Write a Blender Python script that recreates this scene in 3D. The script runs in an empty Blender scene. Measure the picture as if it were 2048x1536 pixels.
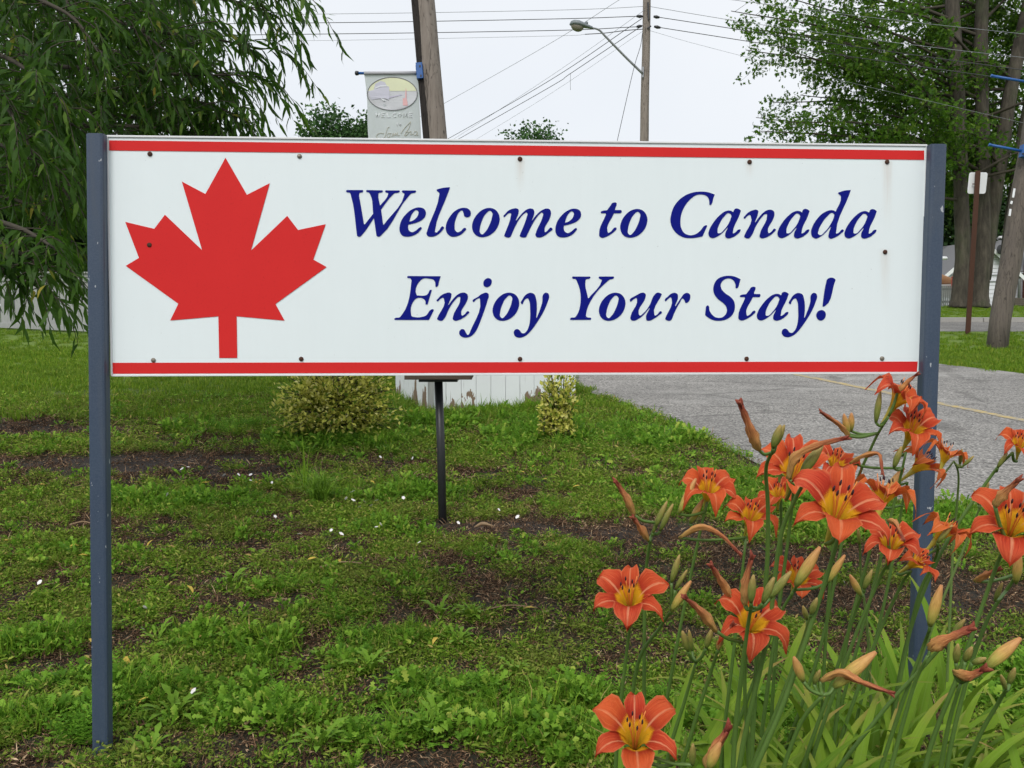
import bpy, math, random
import numpy as np
from mathutils import Vector, Matrix, Euler
from mathutils.geometry import tessellate_polygon

scene = bpy.context.scene
COL = scene.collection
random.seed(7)
rng = np.random.default_rng(7)

# ------------------------------------------------------------------ camera
FPX, CX, CY = 1771.0, 1024.0, 768.0        # focal length and centre in photograph pixels
CAM_H, PITCH = 1.45, math.radians(5.03)
cam_data = bpy.data.cameras.new('camera')
cam_data.sensor_width = 36.0
cam_data.lens = FPX * 36.0 / 2048.0
cam_data.clip_start = 0.05
cam_data.clip_end = 3000.0
cam = bpy.data.objects.new('camera', cam_data)
COL.objects.link(cam)
cam.location = (0, 0, CAM_H)
cam.rotation_euler = (math.pi / 2 - PITCH, 0, 0)
scene.camera = cam

# ------------------------------------------------------------------ sky, sun, exposure
SUN_EL, SUN_AZ = math.radians(47), math.radians(198)      # behind and a little left of the camera
world = bpy.data.worlds.new('World')
scene.world = world
world.use_nodes = True
wn, wl = world.node_tree.nodes, world.node_tree.links
wn.clear()
w_out = wn.new('ShaderNodeOutputWorld')
w_bg = wn.new('ShaderNodeBackground')
w_sky = wn.new('ShaderNodeTexSky')
w_sky.sky_type = 'NISHITA'
w_sky.sun_disc = False
w_sky.sun_elevation = SUN_EL
w_sky.sun_rotation = SUN_AZ
w_sky.air_density = 1.0
w_sky.dust_density = 3.0
w_scale = wn.new('ShaderNodeVectorMath'); w_scale.operation = 'SCALE'
w_scale.inputs['Scale'].default_value = 0.07
w_tc = wn.new('ShaderNodeTexCoord')
w_noise = wn.new('ShaderNodeTexNoise')
w_noise.inputs['Scale'].default_value = 1.15
w_noise.inputs['Detail'].default_value = 5.0
w_ramp = wn.new('ShaderNodeValToRGB')
w_ramp.color_ramp.elements[0].position = 0.30
w_ramp.color_ramp.elements[0].color = (0.65, 0.695, 0.755, 1)
w_ramp.color_ramp.elements[1].position = 0.72
w_ramp.color_ramp.elements[1].color = (0.78, 0.80, 0.83, 1)
w_mix = wn.new('ShaderNodeMix'); w_mix.data_type = 'RGBA'
w_mix.inputs['Factor'].default_value = 0.92
wl.new(w_tc.outputs['Generated'], w_noise.inputs['Vector'])
wl.new(w_noise.outputs['Fac'], w_ramp.inputs['Fac'])
wl.new(w_sky.outputs['Color'], w_scale.inputs[0])
wl.new(w_scale.outputs['Vector'], w_mix.inputs['A'])
wl.new(w_ramp.outputs['Color'], w_mix.inputs['B'])
wl.new(w_mix.outputs['Result'], w_bg.inputs['Color'])
w_bg.inputs['Strength'].default_value = 0.87
wl.new(w_bg.outputs['Background'], w_out.inputs['Surface'])

sun_data = bpy.data.lights.new('sun', 'SUN')
sun_data.energy = 1.5
sun_data.angle = math.radians(22)
sun_data.color = (1.0, 0.97, 0.93)
sun = bpy.data.objects.new('sun', sun_data)
COL.objects.link(sun)
sun_dir = Vector((math.sin(SUN_AZ) * math.cos(SUN_EL), math.cos(SUN_AZ) * math.cos(SUN_EL), math.sin(SUN_EL)))
sun.rotation_euler = sun_dir.to_track_quat('Z', 'Y').to_euler()
sun.location = (0, -4, 12)

scene.view_settings.view_transform = 'Standard'
scene.view_settings.look = 'None'
scene.view_settings.exposure = 0.53
scene.view_settings.gamma = 1.0
scene.view_settings.use_curve_mapping = False
scene.render.engine = 'CYCLES'
scene.cycles.max_bounces = 4
scene.cycles.diffuse_bounces = 2
scene.cycles.glossy_bounces = 2
scene.cycles.transmission_bounces = 3
scene.cycles.transparent_max_bounces = 8
scene.cycles.use_adaptive_sampling = True
scene.cycles.adaptive_threshold = 0.025

# ------------------------------------------------------------------ places read off the photograph
CAM = np.array((0.0, 0.0, CAM_H))
RIGHT = np.array((1.0, 0.0, 0.0))
FWD = np.array((0.0, math.cos(PITCH), -math.sin(PITCH)))
UP = np.array((0.0, math.sin(PITCH), math.cos(PITCH)))

def ray(px, py):
    return RIGHT * ((px - CX) / FPX) + UP * ((CY - py) / FPX) + FWD
def at_depth(px, py, d):
    return CAM + ray(px, py) * d
def at_y(px, py, y):
    r = ray(px, py)
    return CAM + r * (y / r[1])
def base_height(y):
    """the lawn climbs gently from the sign up to the road"""
    y = np.asarray(y, float)
    t = np.clip(y - 3.0, 0.0, 29.0)
    soft = np.where(t < 0.6, t * t / 1.2, t - 0.3)
    dip = np.clip((5.0 - y) / 2.2, 0, 1)
    return 0.05 * soft - 0.05 * dip * dip * (3 - 2 * dip)
def lumps(x, y):
    x = np.asarray(x, float); y = np.asarray(y, float)
    n = (np.sin(x * 2.1 + 1.3) * np.sin(y * 1.7 + 0.4) + 0.6 * np.sin(x * 4.7 + y * 2.9) + 0.5 * np.sin(x * 7.9 - y * 6.1 + 2.0)
         + 0.35 * np.sin(x * 15.1 + y * 4.0) * np.sin(y * 17.3 - x * 3.0))
    w = np.clip((7.5 + np.minimum(0, -x - 1) * 0.55 - y) / 2.0, 0, 1) * np.clip((y - 1.0) / 1.0, 0, 1)
    return 0.014 * n * w
def ground_z(x, y):
    return base_height(y) + lumps(x, y)
def on_ground(px, py):
    r = ray(px, py)
    lo, hi = 0.5, 31.0 / r[1]
    for _ in range(50):
        mid = (lo + hi) / 2
        p = CAM + r * mid
        if p[2] > base_height(p[1]):
            lo = mid
        else:
            hi = mid
    p = CAM + r * lo
    p[2] = float(ground_z(p[0], p[1]))
    return p

# ------------------------------------------------------------------ object helpers
ORIGIN = {}
def set_props(o, label=None, cat=None, group=None, kind=None):
    if label: o['label'] = label
    if cat: o['category'] = cat
    if group: o['group'] = group
    if kind: o['kind'] = kind
    return o
def thing(name, loc, label, cat, group=None):
    o = bpy.data.objects.new(name, None)
    o.empty_display_size = 0.1
    COL.objects.link(o)
    o.location = tuple(loc)
    ORIGIN[o.name] = np.array(loc, float)
    return set_props(o, label, cat, group)
def make_mesh(name, verts, faces, mat, smooth=False):
    me = bpy.data.meshes.new(name)
    if isinstance(verts, np.ndarray): verts = verts.tolist()
    if isinstance(faces, np.ndarray): faces = faces.tolist()
    me.from_pydata(verts, [], faces)
    if mat is not None:
        me.materials.append(mat)
    if smooth:
        me.polygons.foreach_set('use_smooth', [True] * len(me.polygons))
    me.update()
    return me
def link(name, me, parent=None, matrix=None):
    """matrix is in world space; the parent is an unrotated thing or one of its parts"""
    o = bpy.data.objects.new(name, me)
    COL.objects.link(o)
    if parent is not None:
        o.parent = parent
        org = ORIGIN[parent.name]
        m = Matrix.Translation(-Vector(org)) @ matrix if matrix is not None else Matrix.Identity(4)
        o.matrix_local = m
        ORIGIN[o.name] = org if matrix is None else org + np.array(m.translation)
    elif matrix is not None:
        o.matrix_world = matrix
        ORIGIN[o.name] = np.array(matrix.translation)
    else:
        ORIGIN[o.name] = np.zeros(3)
    return o
def part(parent, name, verts, faces, mat, smooth=False, label=None, kind=None):
    v = np.asarray(verts, float) - ORIGIN[parent.name]
    o = link(name, make_mesh(name, v, faces, mat, smooth), parent)
    return set_props(o, label, None, None, kind)
def solo(name, verts, faces, mat, label, cat, group=None, smooth=False, kind=None, origin=None):
    v = np.asarray(verts, float)
    org = v.mean(axis=0) if origin is None else np.array(origin, float)
    o = link(name, make_mesh(name, v - org, faces, mat, smooth), None, Matrix.Translation(Vector(org)))
    return set_props(o, label, cat, group, kind)

class Geo:
    def __init__(self): self.v, self.f = [], []
    def add(self, vf):
        n = len(self.v)
        self.v.extend([tuple(map(float, p)) for p in vf[0]])
        self.f.extend([tuple(i + n for i in f) for f in vf[1]])
        return self
def nrm(v):
    v = np.asarray(v, float)
    return v / (np.linalg.norm(v) + 1e-12)
def frame_of(axis, hint=(0, 0, 1)):
    a = nrm(axis)
    h = np.asarray(hint, float)
    if abs(np.dot(a, nrm(h))) > 0.98: h = np.array((0.0, 1.0, 0.0))
    u = nrm(np.cross(h, a)); w = np.cross(a, u)
    return u, w, a
def box(c, s, rz=0.0):
    cx, cy, cz = c; x, y, z = s[0] / 2, s[1] / 2, s[2] / 2
    co, si = math.cos(rz), math.sin(rz)
    v = []
    for dx, dy, dz in ((-x,-y,-z),(x,-y,-z),(x,y,-z),(-x,y,-z),(-x,-y,z),(x,-y,z),(x,y,z),(-x,y,z)):
        v.append((cx + dx * co - dy * si, cy + dx * si + dy * co, cz + dz))
    return v, [(0,3,2,1),(4,5,6,7),(0,1,5,4),(1,2,6,5),(2,3,7,6),(3,0,4,7)]
def tube(pts, radii, n=8, cap=True, wob=0.0, seed=0):
    pts = [np.asarray(p, float) for p in pts]
    if np.isscalar(radii): radii = [radii] * len(pts)
    r_ = random.Random(seed)
    v, f = [], []
    hint = (0, 0, 1)
    d0 = nrm(pts[-1] - pts[0])
    if abs(d0[2]) > 0.7: hint = (0, 1, 0)
    for i, p in enumerate(pts):
        a = pts[min(i + 1, len(pts) - 1)] - pts[max(i - 1, 0)]
        u, w, _ = frame_of(a, hint)
        for k in range(n):
            t = 2 * math.pi * k / n
            rr = radii[i] * (1 + wob * (r_.random() - 0.5))
            v.append(p + (u * math.cos(t) + w * math.sin(t)) * rr)
    for i in range(len(pts) - 1):
        for k in range(n):
            a, b = i * n + k, i * n + (k + 1) % n
            f.append((a, b, b + n, a + n))
    if cap:
        f.append(tuple(range(n - 1, -1, -1)))
        m = (len(pts) - 1) * n
        f.append(tuple(range(m, m + n)))
    return v, f
def beam(p0, p1, w, t, hint=(0, 1, 0), bev=0.0):
    """straight bar of section w (across) by t (along hint), edges chamfered by bev"""
    p0 = np.asarray(p0, float); p1 = np.asarray(p1, float)
    a = nrm(p1 - p0)
    h = np.asarray(hint, float); h = nrm(h - a * np.dot(a, h))
    u = np.cross(a, h)
    x, y = w / 2, t / 2
    if bev > 0:
        k = bev * 0.3
        ring = [(-x, -y + bev), (-x + k, -y + k), (-x + bev, -y), (x - bev, -y), (x - k, -y + k), (x, -y + bev),
                (x, y - bev), (x - k, y - k), (x - bev, y), (-x + bev, y), (-x + k, y - k), (-x, y - bev)]
    else:
        ring = [(-x, -y), (x, -y), (x, y), (-x, y)]
    n = len(ring)
    v = [p + u * c + h * s for p in (p0, p1) for c, s in ring]
    f = [(k, (k + 1) % n, n + (k + 1) % n, n + k) for k in range(n)]
    f += [tuple(range(n - 1, -1, -1)), tuple(range(n, 2 * n))]
    return v, f
def spline(pts, n=8):
    """Catmull-Rom through 3-D points"""
    P = [np.asarray(p, float) for p in pts]
    P = [2 * P[0] - P[1]] + P + [2 * P[-1] - P[-2]]
    out = []
    for i in range(1, len(P) - 2):
        for k in range(n):
            t = k / n
            a, b, c, d = P[i - 1], P[i], P[i + 1], P[i + 2]
            out.append(0.5 * ((2 * b) + (-a + c) * t + (2 * a - 5 * b + 4 * c - d) * t * t + (-a + 3 * b - 3 * c + d) * t ** 3))
    out.append(P[-2])
    return out
def attr(me, name, values, domain='POINT'):
    a = me.attributes.new(name, 'FLOAT', domain)
    a.data.foreach_set('value', np.asarray(values, np.float32))

# ------------------------------------------------------------------ materials
class NT:
    def __init__(self, name):
        self.m = bpy.data.materials.new(name); self.m.use_nodes = True
        self.n, self.l = self.m.node_tree.nodes, self.m.node_tree.links
        self.n.clear()
        self.out = self.n.new('ShaderNodeOutputMaterial')
        self.b = self.n.new('ShaderNodeBsdfPrincipled')
        self.l.new(self.b.outputs['BSDF'], self.out.inputs['Surface'])
        self._pos = None
    def pos(self, kind='Object'):
        if self._pos is None:
            self._pos = self.n.new('ShaderNodeTexCoord')
        return self._pos.outputs[kind]
    def wpos(self):
        return self.n.new('ShaderNodeNewGeometry').outputs['Position']
    def mapped(self, vec, scale):
        mp = self.n.new('ShaderNodeMapping'); mp.inputs['Scale'].default_value = scale
        self.l.new(vec, mp.inputs['Vector']); return mp.outputs['Vector']
    def noise(self, vec, scale, detail=4, rough=0.6, dist=0.0):
        t = self.n.new('ShaderNodeTexNoise')
        t.inputs['Scale'].default_value = scale; t.inputs['Detail'].default_value = detail
        t.inputs['Roughness'].default_value = rough; t.inputs['Distortion'].default_value = dist
        if vec is not None: self.l.new(vec, t.inputs['Vector'])
        return t.outputs['Fac']
    def voronoi(self, vec, scale, feature='F1', out='Distance'):
        t = self.n.new('ShaderNodeTexVoronoi'); t.feature = feature
        t.inputs['Scale'].default_value = scale
        self.l.new(vec, t.inputs['Vector']); return t.outputs[out]
    def ramp(self, fac, stops):
        r = self.n.new('ShaderNodeValToRGB')
        e = r.color_ramp.elements
        while len(e) < len(stops): e.new(0.5)
        for el, (p, c) in zip(e, stops):
            el.position = p
            el.color = (c, c, c, 1) if np.isscalar(c) else (*c, 1)
        self.l.new(fac, r.inputs['Fac']); return r.outputs['Color']
    def mix(self, fac, a, b, mode='MIX'):
        x = self.n.new('ShaderNodeMix'); x.data_type = 'RGBA'; x.blend_type = mode
        for sock, val in (('Factor', fac), ('A', a), ('B', b)):
            if hasattr(val, 'is_output') or hasattr(val, 'links'): self.l.new(val, x.inputs[sock])
            elif sock == 'Factor': x.inputs[sock].default_value = val
            else: x.inputs[sock].default_value = (*val, 1)
        return x.outputs['Result']
    def math(self, op, a, b=0.0):
        x = self.n.new('ShaderNodeMath'); x.operation = op
        for i, val in enumerate((a, b)):
            if hasattr(val, 'links'): self.l.new(val, x.inputs[i])
            else: x.inputs[i].default_value = val
        return x.outputs[0]
    def attr(self, name):
        a = self.n.new('ShaderNodeAttribute'); a.attribute_name = name
        return a.outputs['Fac']
    def color(self, c):
        if hasattr(c, 'links'): self.l.new(c, self.b.inputs['Base Color'])
        else: self.b.inputs['Base Color'].default_value = (*c, 1)
    def rough(self, r):
        if hasattr(r, 'links'): self.l.new(r, self.b.inputs['Roughness'])
        else: self.b.inputs['Roughness'].default_value = r
    def bump(self, h, strength=0.3, dist=0.01):
        b = self.n.new('ShaderNodeBump'); b.inputs['Strength'].default_value = strength
        b.inputs['Distance'].default_value = dist
        self.l.new(h, b.inputs['Height']); self.l.new(b.outputs['Normal'], self.b.inputs['Normal'])
    def translucent(self, col, amount=0.3):
        t = self.n.new('ShaderNodeBsdfTranslucent')
        if hasattr(col, 'links'): self.l.new(col, t.inputs['Color'])
        else: t.inputs['Color'].default_value = (*col, 1)
        m = self.n.new('ShaderNodeMixShader'); m.inputs[0].default_value = amount
        self.l.new(self.b.outputs['BSDF'], m.inputs[1]); self.l.new(t.outputs['BSDF'], m.inputs[2])
        self.l.new(m.outputs[0], self.out.inputs['Surface'])
    def island(self):
        return self.n.new('ShaderNodeNewGeometry').outputs['Random Per Island']
    def objrand(self):
        return self.n.new('ShaderNodeObjectInfo').outputs['Random']

def simple(name, c1, c2=None, scale=8.0, rough=0.6, bump=0.0, metallic=0.0, stretch=(1, 1, 1), bscale=None):
    t = NT(name)
    v = t.mapped(t.pos(), stretch)
    n = t.noise(v, scale, 5, 0.65)
    t.color(t.mix(n, c1, c2) if c2 else c1)
    t.rough(rough); t.b.inputs['Metallic'].default_value = metallic
    if bump: t.bump(t.noise(v, bscale or scale * 4, 4), bump, 0.01)
    return t.m
def leafmat(name, stops, trans=0.3, rough=0.5, patch=0.0, patchcol=(0.2, 0.2, 0.03), pscale=2.0, tcol=None, inst=False):
    t = NT(name)
    r = t.island()
    if inst:
        r = t.math('FRACT', t.math('ADD', r, t.objrand()))
    c = t.ramp(r, stops)
    if patch:
        n = t.noise(t.wpos(), pscale, 4, 0.6)
        c = t.mix(t.math('MULTIPLY', t.ramp(n, [(0.45, 0.0), (0.65, 1.0)]), patch), c, patchcol)
    t.color(c); t.rough(rough)
    t.b.inputs['Specular IOR Level'].default_value = 0.09
    if trans: t.translucent(tcol if tcol else c, trans)
    return t.m

M = {}
# painted sign
def m_panel():
    t = NT('sign_white')
    v = t.pos()
    base = t.mix(t.noise(v, 3.0, 5), (0.80, 0.865, 0.875), (0.76, 0.83, 0.835))
    fine = t.ramp(t.noise(t.mapped(v, (40, 40, 3)), 1.0, 3), [(0.35, 0.99), (0.7, 1.0)])
    base = t.mix(1.0, base, fine, 'MULTIPLY')
    specks = t.ramp(t.noise(v, 95.0, 2), [(0.74, 0.0), (0.80, 1.0)])
    base = t.mix(t.math('MULTIPLY', specks, 0.45), base, (0.25, 0.26, 0.24))
    rust = t.attr('rust')
    streak = t.math('MULTIPLY', rust, t.ramp(t.noise(t.mapped(v, (90, 90, 6)), 1.0, 3), [(0.3, 0.25), (0.7, 1.0)]))
    base = t.mix(streak, base, (0.42, 0.22, 0.07))
    t.color(base); t.rough(0.38)
    t.bump(t.noise(v, 25, 3), 0.02, 0.005)
    return t.m
M['panel'] = m_panel()
M['panel_edge'] = simple('sign_board_edge', (0.62, 0.62, 0.57), (0.36, 0.33, 0.27), 30, 0.7, 0.1)
def m_print(name, c1, c2):
    t = NT(name)
    v = t.pos()
    c = t.mix(t.noise(v, 6.0, 5), c1, c2)
    sp = t.ramp(t.noise(v, 160.0, 3), [(0.60, 0.0), (0.72, 1.0)])
    t.color(t.mix(t.math('MULTIPLY', sp, 0.25), c, tuple(x * 0.55 for x in c1))); t.rough(0.5)
    t.b.inputs['Specular IOR Level'].default_value = 0.12
    return t.m
M['red'] = m_print('sign_red', (0.68, 0.030, 0.028), (0.62, 0.025, 0.026))
M['blue_ink'] = m_print('sign_blue', (0.003, 0.008, 0.22), (0.003, 0.007, 0.18))
def m_post():
    t = NT('post_blue_grey')
    v = t.pos()
    c = t.mix(t.noise(v, 5.0, 5), (0.032, 0.052, 0.090), (0.044, 0.068, 0.110))
    c = t.mix(t.ramp(t.noise(v, 240.0, 2), [(0.35, 0.0), (0.75, 0.35)]), c, (0.10, 0.125, 0.165))
    chips = t.ramp(t.noise(t.mapped(v, (1, 1, 0.5)), 62.0, 2), [(0.715, 0.0), (0.735, 1.0)])
    c = t.mix(t.math('MULTIPLY', t.ramp(t.noise(t.mapped(v, (1, 1, .12)), 26.0, 4), [(.52, 0.), (.72, 1.)]), .30), c, (0.085, 0.095, 0.105))
    c = t.mix(t.math('MULTIPLY', chips, 0.8), c, (0.5, 0.52, 0.54))
    t.color(c); t.rough(0.42); t.bump(t.noise(v, 220, 2), 0.08, 0.002)
    return t.m
M['post'] = m_post()
M['rust'] = simple('rusty_steel', (0.10, 0.035, 0.014), (0.03, 0.012, 0.008), 60, 0.85, 0.4)
M['zinc'] = simple('dull_zinc', (0.30, 0.28, 0.23), (0.16, 0.13, 0.10), 60, 0.5, 0.2, 0.5)
# wood, walls
def m_pole(name, c1, c2, crack):
    t = NT(name)
    v = t.mapped(t.pos(), (6, 6, 0.5))
    n = t.noise(v, 3.0, 6, 0.7)
    c = t.mix(t.ramp(n, [(0.3, 0.0), (0.7, 1.0)]), c1, c2)
    cr = t.noise(t.mapped(t.pos(), (9, 9, 0.35)), 2.2, 3, 0.5, 0.4)
    line = t.ramp(cr, [(0.485, 0.0), (0.5, 1.0), (0.515, 0.0)])
    c = t.mix(t.math('MULTIPLY', line, 0.75), c, crack)
    kn = t.ramp(t.voronoi(t.mapped(t.pos(), (1, 1, 0.5)), 4.0), [(0.03, 1.0), (0.07, 0.0)])
    c = t.mix(kn, c, crack)
    t.color(c); t.rough(0.9)
    t.bump(t.math('SUBTRACT', n, line), 0.6, 0.02)
    return t.m
M['pole'] = m_pole('weathered_pole', (0.26, 0.225, 0.19), (0.17, 0.14, 0.115), (0.04, 0.032, 0.026))
M['pole_dark'] = m_pole('dark_weathered_pole', (0.15, 0.125, 0.10), (0.085, 0.07, 0.06), (0.03, 0.024, 0.02))
def m_bark():
    t = NT('maple_bark')
    v = t.mapped(t.pos(), (1, 1, 0.2))
    n = t.noise(v, 7.0, 6, 0.7)
    c = t.ramp(n, [(0.3, (0.022, 0.018, 0.013)), (0.55, (0.066, 0.056, 0.041)), (0.8, (0.125, 0.108, 0.082))])
    g = t.noise(t.pos(), 0.9, 3)
    c = t.mix(t.math('MULTIPLY', t.ramp(g, [(0.5, 0.0), (0.7, 1.0)]), 0.35), c, (0.06, 0.085, 0.03))
    t.color(c); t.rough(0.95); t.bump(n, 0.9, 0.06)
    return t.m
M['bark'] = m_bark()
M['twig'] = simple('twig_bark', (0.034, 0.028, 0.019), (0.062, 0.052, 0.034), 20, 0.9, 0.3)
def m_whitewood():
    t = NT('peeling_white_paint')
    v = t.pos()
    paint = t.mix(t.noise(v, 5.0, 4), (0.80, 0.83, 0.84), (0.70, 0.73, 0.735))
    wood = t.mix(t.noise(t.mapped(v, (14, 14, 1)), 3.0, 4), (0.17, 0.105, 0.065), (0.26, 0.19, 0.13))
    peel = t.noise(t.mapped(v, (1.6, 1.6, 0.55)), 3.4, 5, 0.62)
    low = t.attr('wear')
    mask = t.ramp(t.math('ADD', peel, low), [(0.70, 0.0), (0.715, 1.0)])
    crack = t.ramp(t.noise(t.mapped(v, (30, 30, 1.1)), 1.4, 3), [(0.66, 0.0), (0.70, 1.0)])
    c = t.mix(mask, paint, wood)
    c = t.mix(t.math('MULTIPLY', crack, 0.5), c, (0.16, 0.13, 0.10))
    t.color(c); t.rough(0.7); t.bump(t.math('SUBTRACT', 1.0, mask), 0.4, 0.006)
    return t.m
M['whitewood'] = m_whitewood()
M['whitefence'] = simple('old_white_fence_paint', (0.40, 0.41, 0.40), (0.22, 0.22, 0.21), 9, 0.75, 0.1, 0, (3, 3, 0.6))
M['siding'] = simple('white_siding', (0.66, 0.66, 0.70), (0.58, 0.58, 0.62), 2, 0.6)
M['shingle'] = simple('grey_shingles', (0.12, 0.12, 0.125), (0.19, 0.19, 0.195), 25, 0.9, 0.3)
M['brick'] = simple('dark_red_brick', (0.16, 0.05, 0.035), (0.10, 0.03, 0.025), 20, 0.9, 0.3)
M['glass'] = simple('dark_glass', (0.03, 0.035, 0.04), None, 5, 0.08)
M['white'] = simple('white_enamel', (0.78, 0.79, 0.80), (0.70, 0.70, 0.70), 4, 0.4)
M['grey_metal'] = simple('galvanised_metal', (0.30, 0.31, 0.32), (0.22, 0.225, 0.23), 12, 0.45, 0.05, 0.3)
M['lamp_grey'] = simple('lamp_housing_grey', (0.20, 0.23, 0.24), (0.14, 0.16, 0.165), 8, 0.5)
M['lens'] = simple('old_lamp_lens', (0.22, 0.20, 0.15), (0.16, 0.145, 0.11), 10, 0.25)
M['black'] = simple('black_paint', (0.014, 0.015, 0.017), (0.022, 0.023, 0.025), 15, 0.45, 0.1)
M['rubber'] = simple('black_wire_insulation', (0.03, 0.031, 0.034), None, 5, 0.6)
M['wire_grey'] = simple('aged_wire', (0.19, 0.20, 0.21), None, 5, 0.6)
M['board'] = simple('weathered_board', (0.10, 0.075, 0.05), (0.055, 0.04, 0.028), 10, 0.85, 0.5, 0, (1, 8, 8))
M['bright_blue'] = simple('blue_bracket_paint', (0.012, 0.10, 0.33), (0.01, 0.075, 0.26), 14, 0.45)
M['orange_plastic'] = simple('red_plastic', (0.60, 0.05, 0.03), (0.5, 0.04, 0.03), 4, 0.5)
M['tan'] = simple('tan_tarpaulin', (0.42, 0.22, 0.10), (0.30, 0.15, 0.07), 6, 0.8)
M['concrete'] = simple('kerb_concrete', (0.36, 0.345, 0.31), (0.26, 0.25, 0.23), 10, 0.9, 0.2)

# ================================================================== SETTING
_lat = np.random.default_rng(11).random((256, 256))
def vnoise(x, y, s, off=0):
    x = np.asarray(x, float) * s + off * 17.3 + 1000; y = np.asarray(y, float) * s + off * 7.7 + 1000
    xi, yi = np.floor(x).astype(int), np.floor(y).astype(int)
    fx, fy = x - xi, y - yi
    fx = fx * fx * (3 - 2 * fx); fy = fy * fy * (3 - 2 * fy)
    g = lambda a, b: _lat[a % 256, b % 256]
    return (g(xi, yi) * (1 - fx) + g(xi + 1, yi) * fx) * (1 - fy) + (g(xi, yi + 1) * (1 - fx) + g(xi + 1, yi + 1) * fx) * fy

# worn earth in the lawn: centre in the photograph, radii in metres, strength
BARE = [(1150, 1062, 0.85, 0.28, 1.0), (1330, 1075, 0.6, 0.26, 1.0), (1560, 1120, 0.7, 0.28, 0.9), (1750, 1110, 0.5, 0.30, 0.8),
        (1380, 1180, 0.35, 0.16, 0.8), (1620, 1200, 0.5, 0.22, 0.75), (1960, 1200, 0.55, 0.32, 0.9), (1700, 1290, 0.4, 0.18, 0.6),
        (300, 925, 1.2, 0.46, 1.0), (60, 860, 1.2, 0.55, 0.95), (440, 955, 0.95, 0.26, 0.95), (270, 790, 1.0, 0.45, 0.85),
        (60, 930, 1.0, 0.45, 0.85), (430, 880, 0.6, 0.3, 0.7), (300, 1090, 0.4, 0.12, 0.5), (900, 1125, 0.55, 0.10, 0.7), (620, 1120, 0.45, 0.10, 0.6),
        (830, 1225, 0.22, 0.10, 0.8), (1010, 1265, 0.30, 0.10, 0.75), (960, 950, 0.5, 0.22, 0.55), (1020, 985, 0.3, 0.15, 0.7),
        (240, 1290, 0.14, 0.10, 0.7), (430, 1160, 0.35, 0.09, 0.6), (1130, 1290, 0.25, 0.10, 0.6), (700, 1400, 0.14, 0.07, 0.6),
        (290, 1490, 0.22, 0.05, 0.8), (1380, 1270, 0.22, 0.10, 0.7), (1290, 870, 0.6, 0.25, 0.5), (500, 800, 0.9, 0.35, 0.5),
        (900, 1340, 0.18, 0.07, 0.6), (1200, 1180, 0.3, 0.1, 0.5), (1000, 1170, 0.5, 0.1, 0.45), (120, 1180, 0.3, 0.1, 0.5)]
LUSH = [(400, 1010, 0.55, 0.24), (640, 985, 0.28, 0.22), (840, 1060, 0.35, 0.14), (120, 1440, 0.35, 0.12), (850, 1480, 0.35, 0.07),
        (1080, 1450, 0.25, 0.09), (420, 1390, 0.3, 0.09), (1250, 1500, 0.4, 0.1), (700, 880, 0.8, 0.5), (950, 850, 1.6, 0.35), (1180, 880, 0.9, 0.7),
        (560, 1180, 0.25, 0.07), (690, 1240, 0.2, 0.08), (1120, 1120, 0.4, 0.09), (60, 1300, 0.3, 0.15), (1450, 990, 0.7, 0.5), (1690, 1060, 0.5, 0.25),
        (200, 1390, 0.45, 0.16), (520, 1440, 0.45, 0.12), (930, 1410, 0.5, 0.12), (760, 1290, 0.3, 0.10), (1180, 1420, 0.4, 0.14), (60, 1130, 0.35, 0.16), (420, 1290, 0.3, 0.1), (1500, 1450, .6, .2), (1850, 1380, .6, .25), (1960, 1040, .5, .35), (260, 1000, .3, .18), (560, 1290, .25, .1), (420, 860, 0.5, 0.35), (170, 1120, 0.3, 0.12), (620, 1330, 0.25, 0.09), (300, 730, 2.5, 1.6), (760, 990, 0.5, 0.2)]
_bw = [(on_ground(a, b), rx, ry, s) for a, b, rx, ry, s in BARE]
_lw = [(on_ground(a, b), rx, ry) for a, b, rx, ry in LUSH]
def bare_amount(x, y):
    x = np.asarray(x, float); y = np.asarray(y, float)
    n = (vnoise(x, y, 6.0, 1) - 0.5) * 0.9 + (vnoise(x, y, 14.0, 2) - 0.5) * 0.5
    b = np.zeros_like(x)
    for c, rx, ry, s in _bw:
        d = np.sqrt(((x - c[0]) / rx) ** 2 + ((y - c[1]) / ry) ** 2)
        b = np.maximum(b, s * np.clip(1.6 * (1.25 - d + n), 0, 1))
    small = np.clip((vnoise(x, y, 3.3, 3) * 0.6 + vnoise(x, y, 9.0, 4) * 0.4 - 0.60) * 6, 0, 0.7) * np.clip((9 - y) / 2, 0, 1)
    return np.clip(np.maximum(b, small), 0, 1)
def cover_amount(x, y):
    """patchy cover of the low weeds"""
    c = vnoise(x, y, 4.5, 21) * .42 + vnoise(x, y, 11.0, 22) * .33 + vnoise(x, y, 1.4, 23) * .25
    t = np.clip((c - .40) / .16, 0, 1)
    return t * t * (3 - 2 * t)
def lush_amount(x, y):
    x = np.asarray(x, float); y = np.asarray(y, float)
    n = (vnoise(x, y, 5.0, 6) - 0.5) * 0.9
    b = np.zeros_like(x)
    for c, rx, ry in _lw:
        d = np.sqrt(((x - c[0]) / rx) ** 2 + ((y - c[1]) / ry) ** 2)
        b = np.maximum(b, np.clip(1.7 * (1.2 - d + n), 0, 1))
    return b

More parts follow.
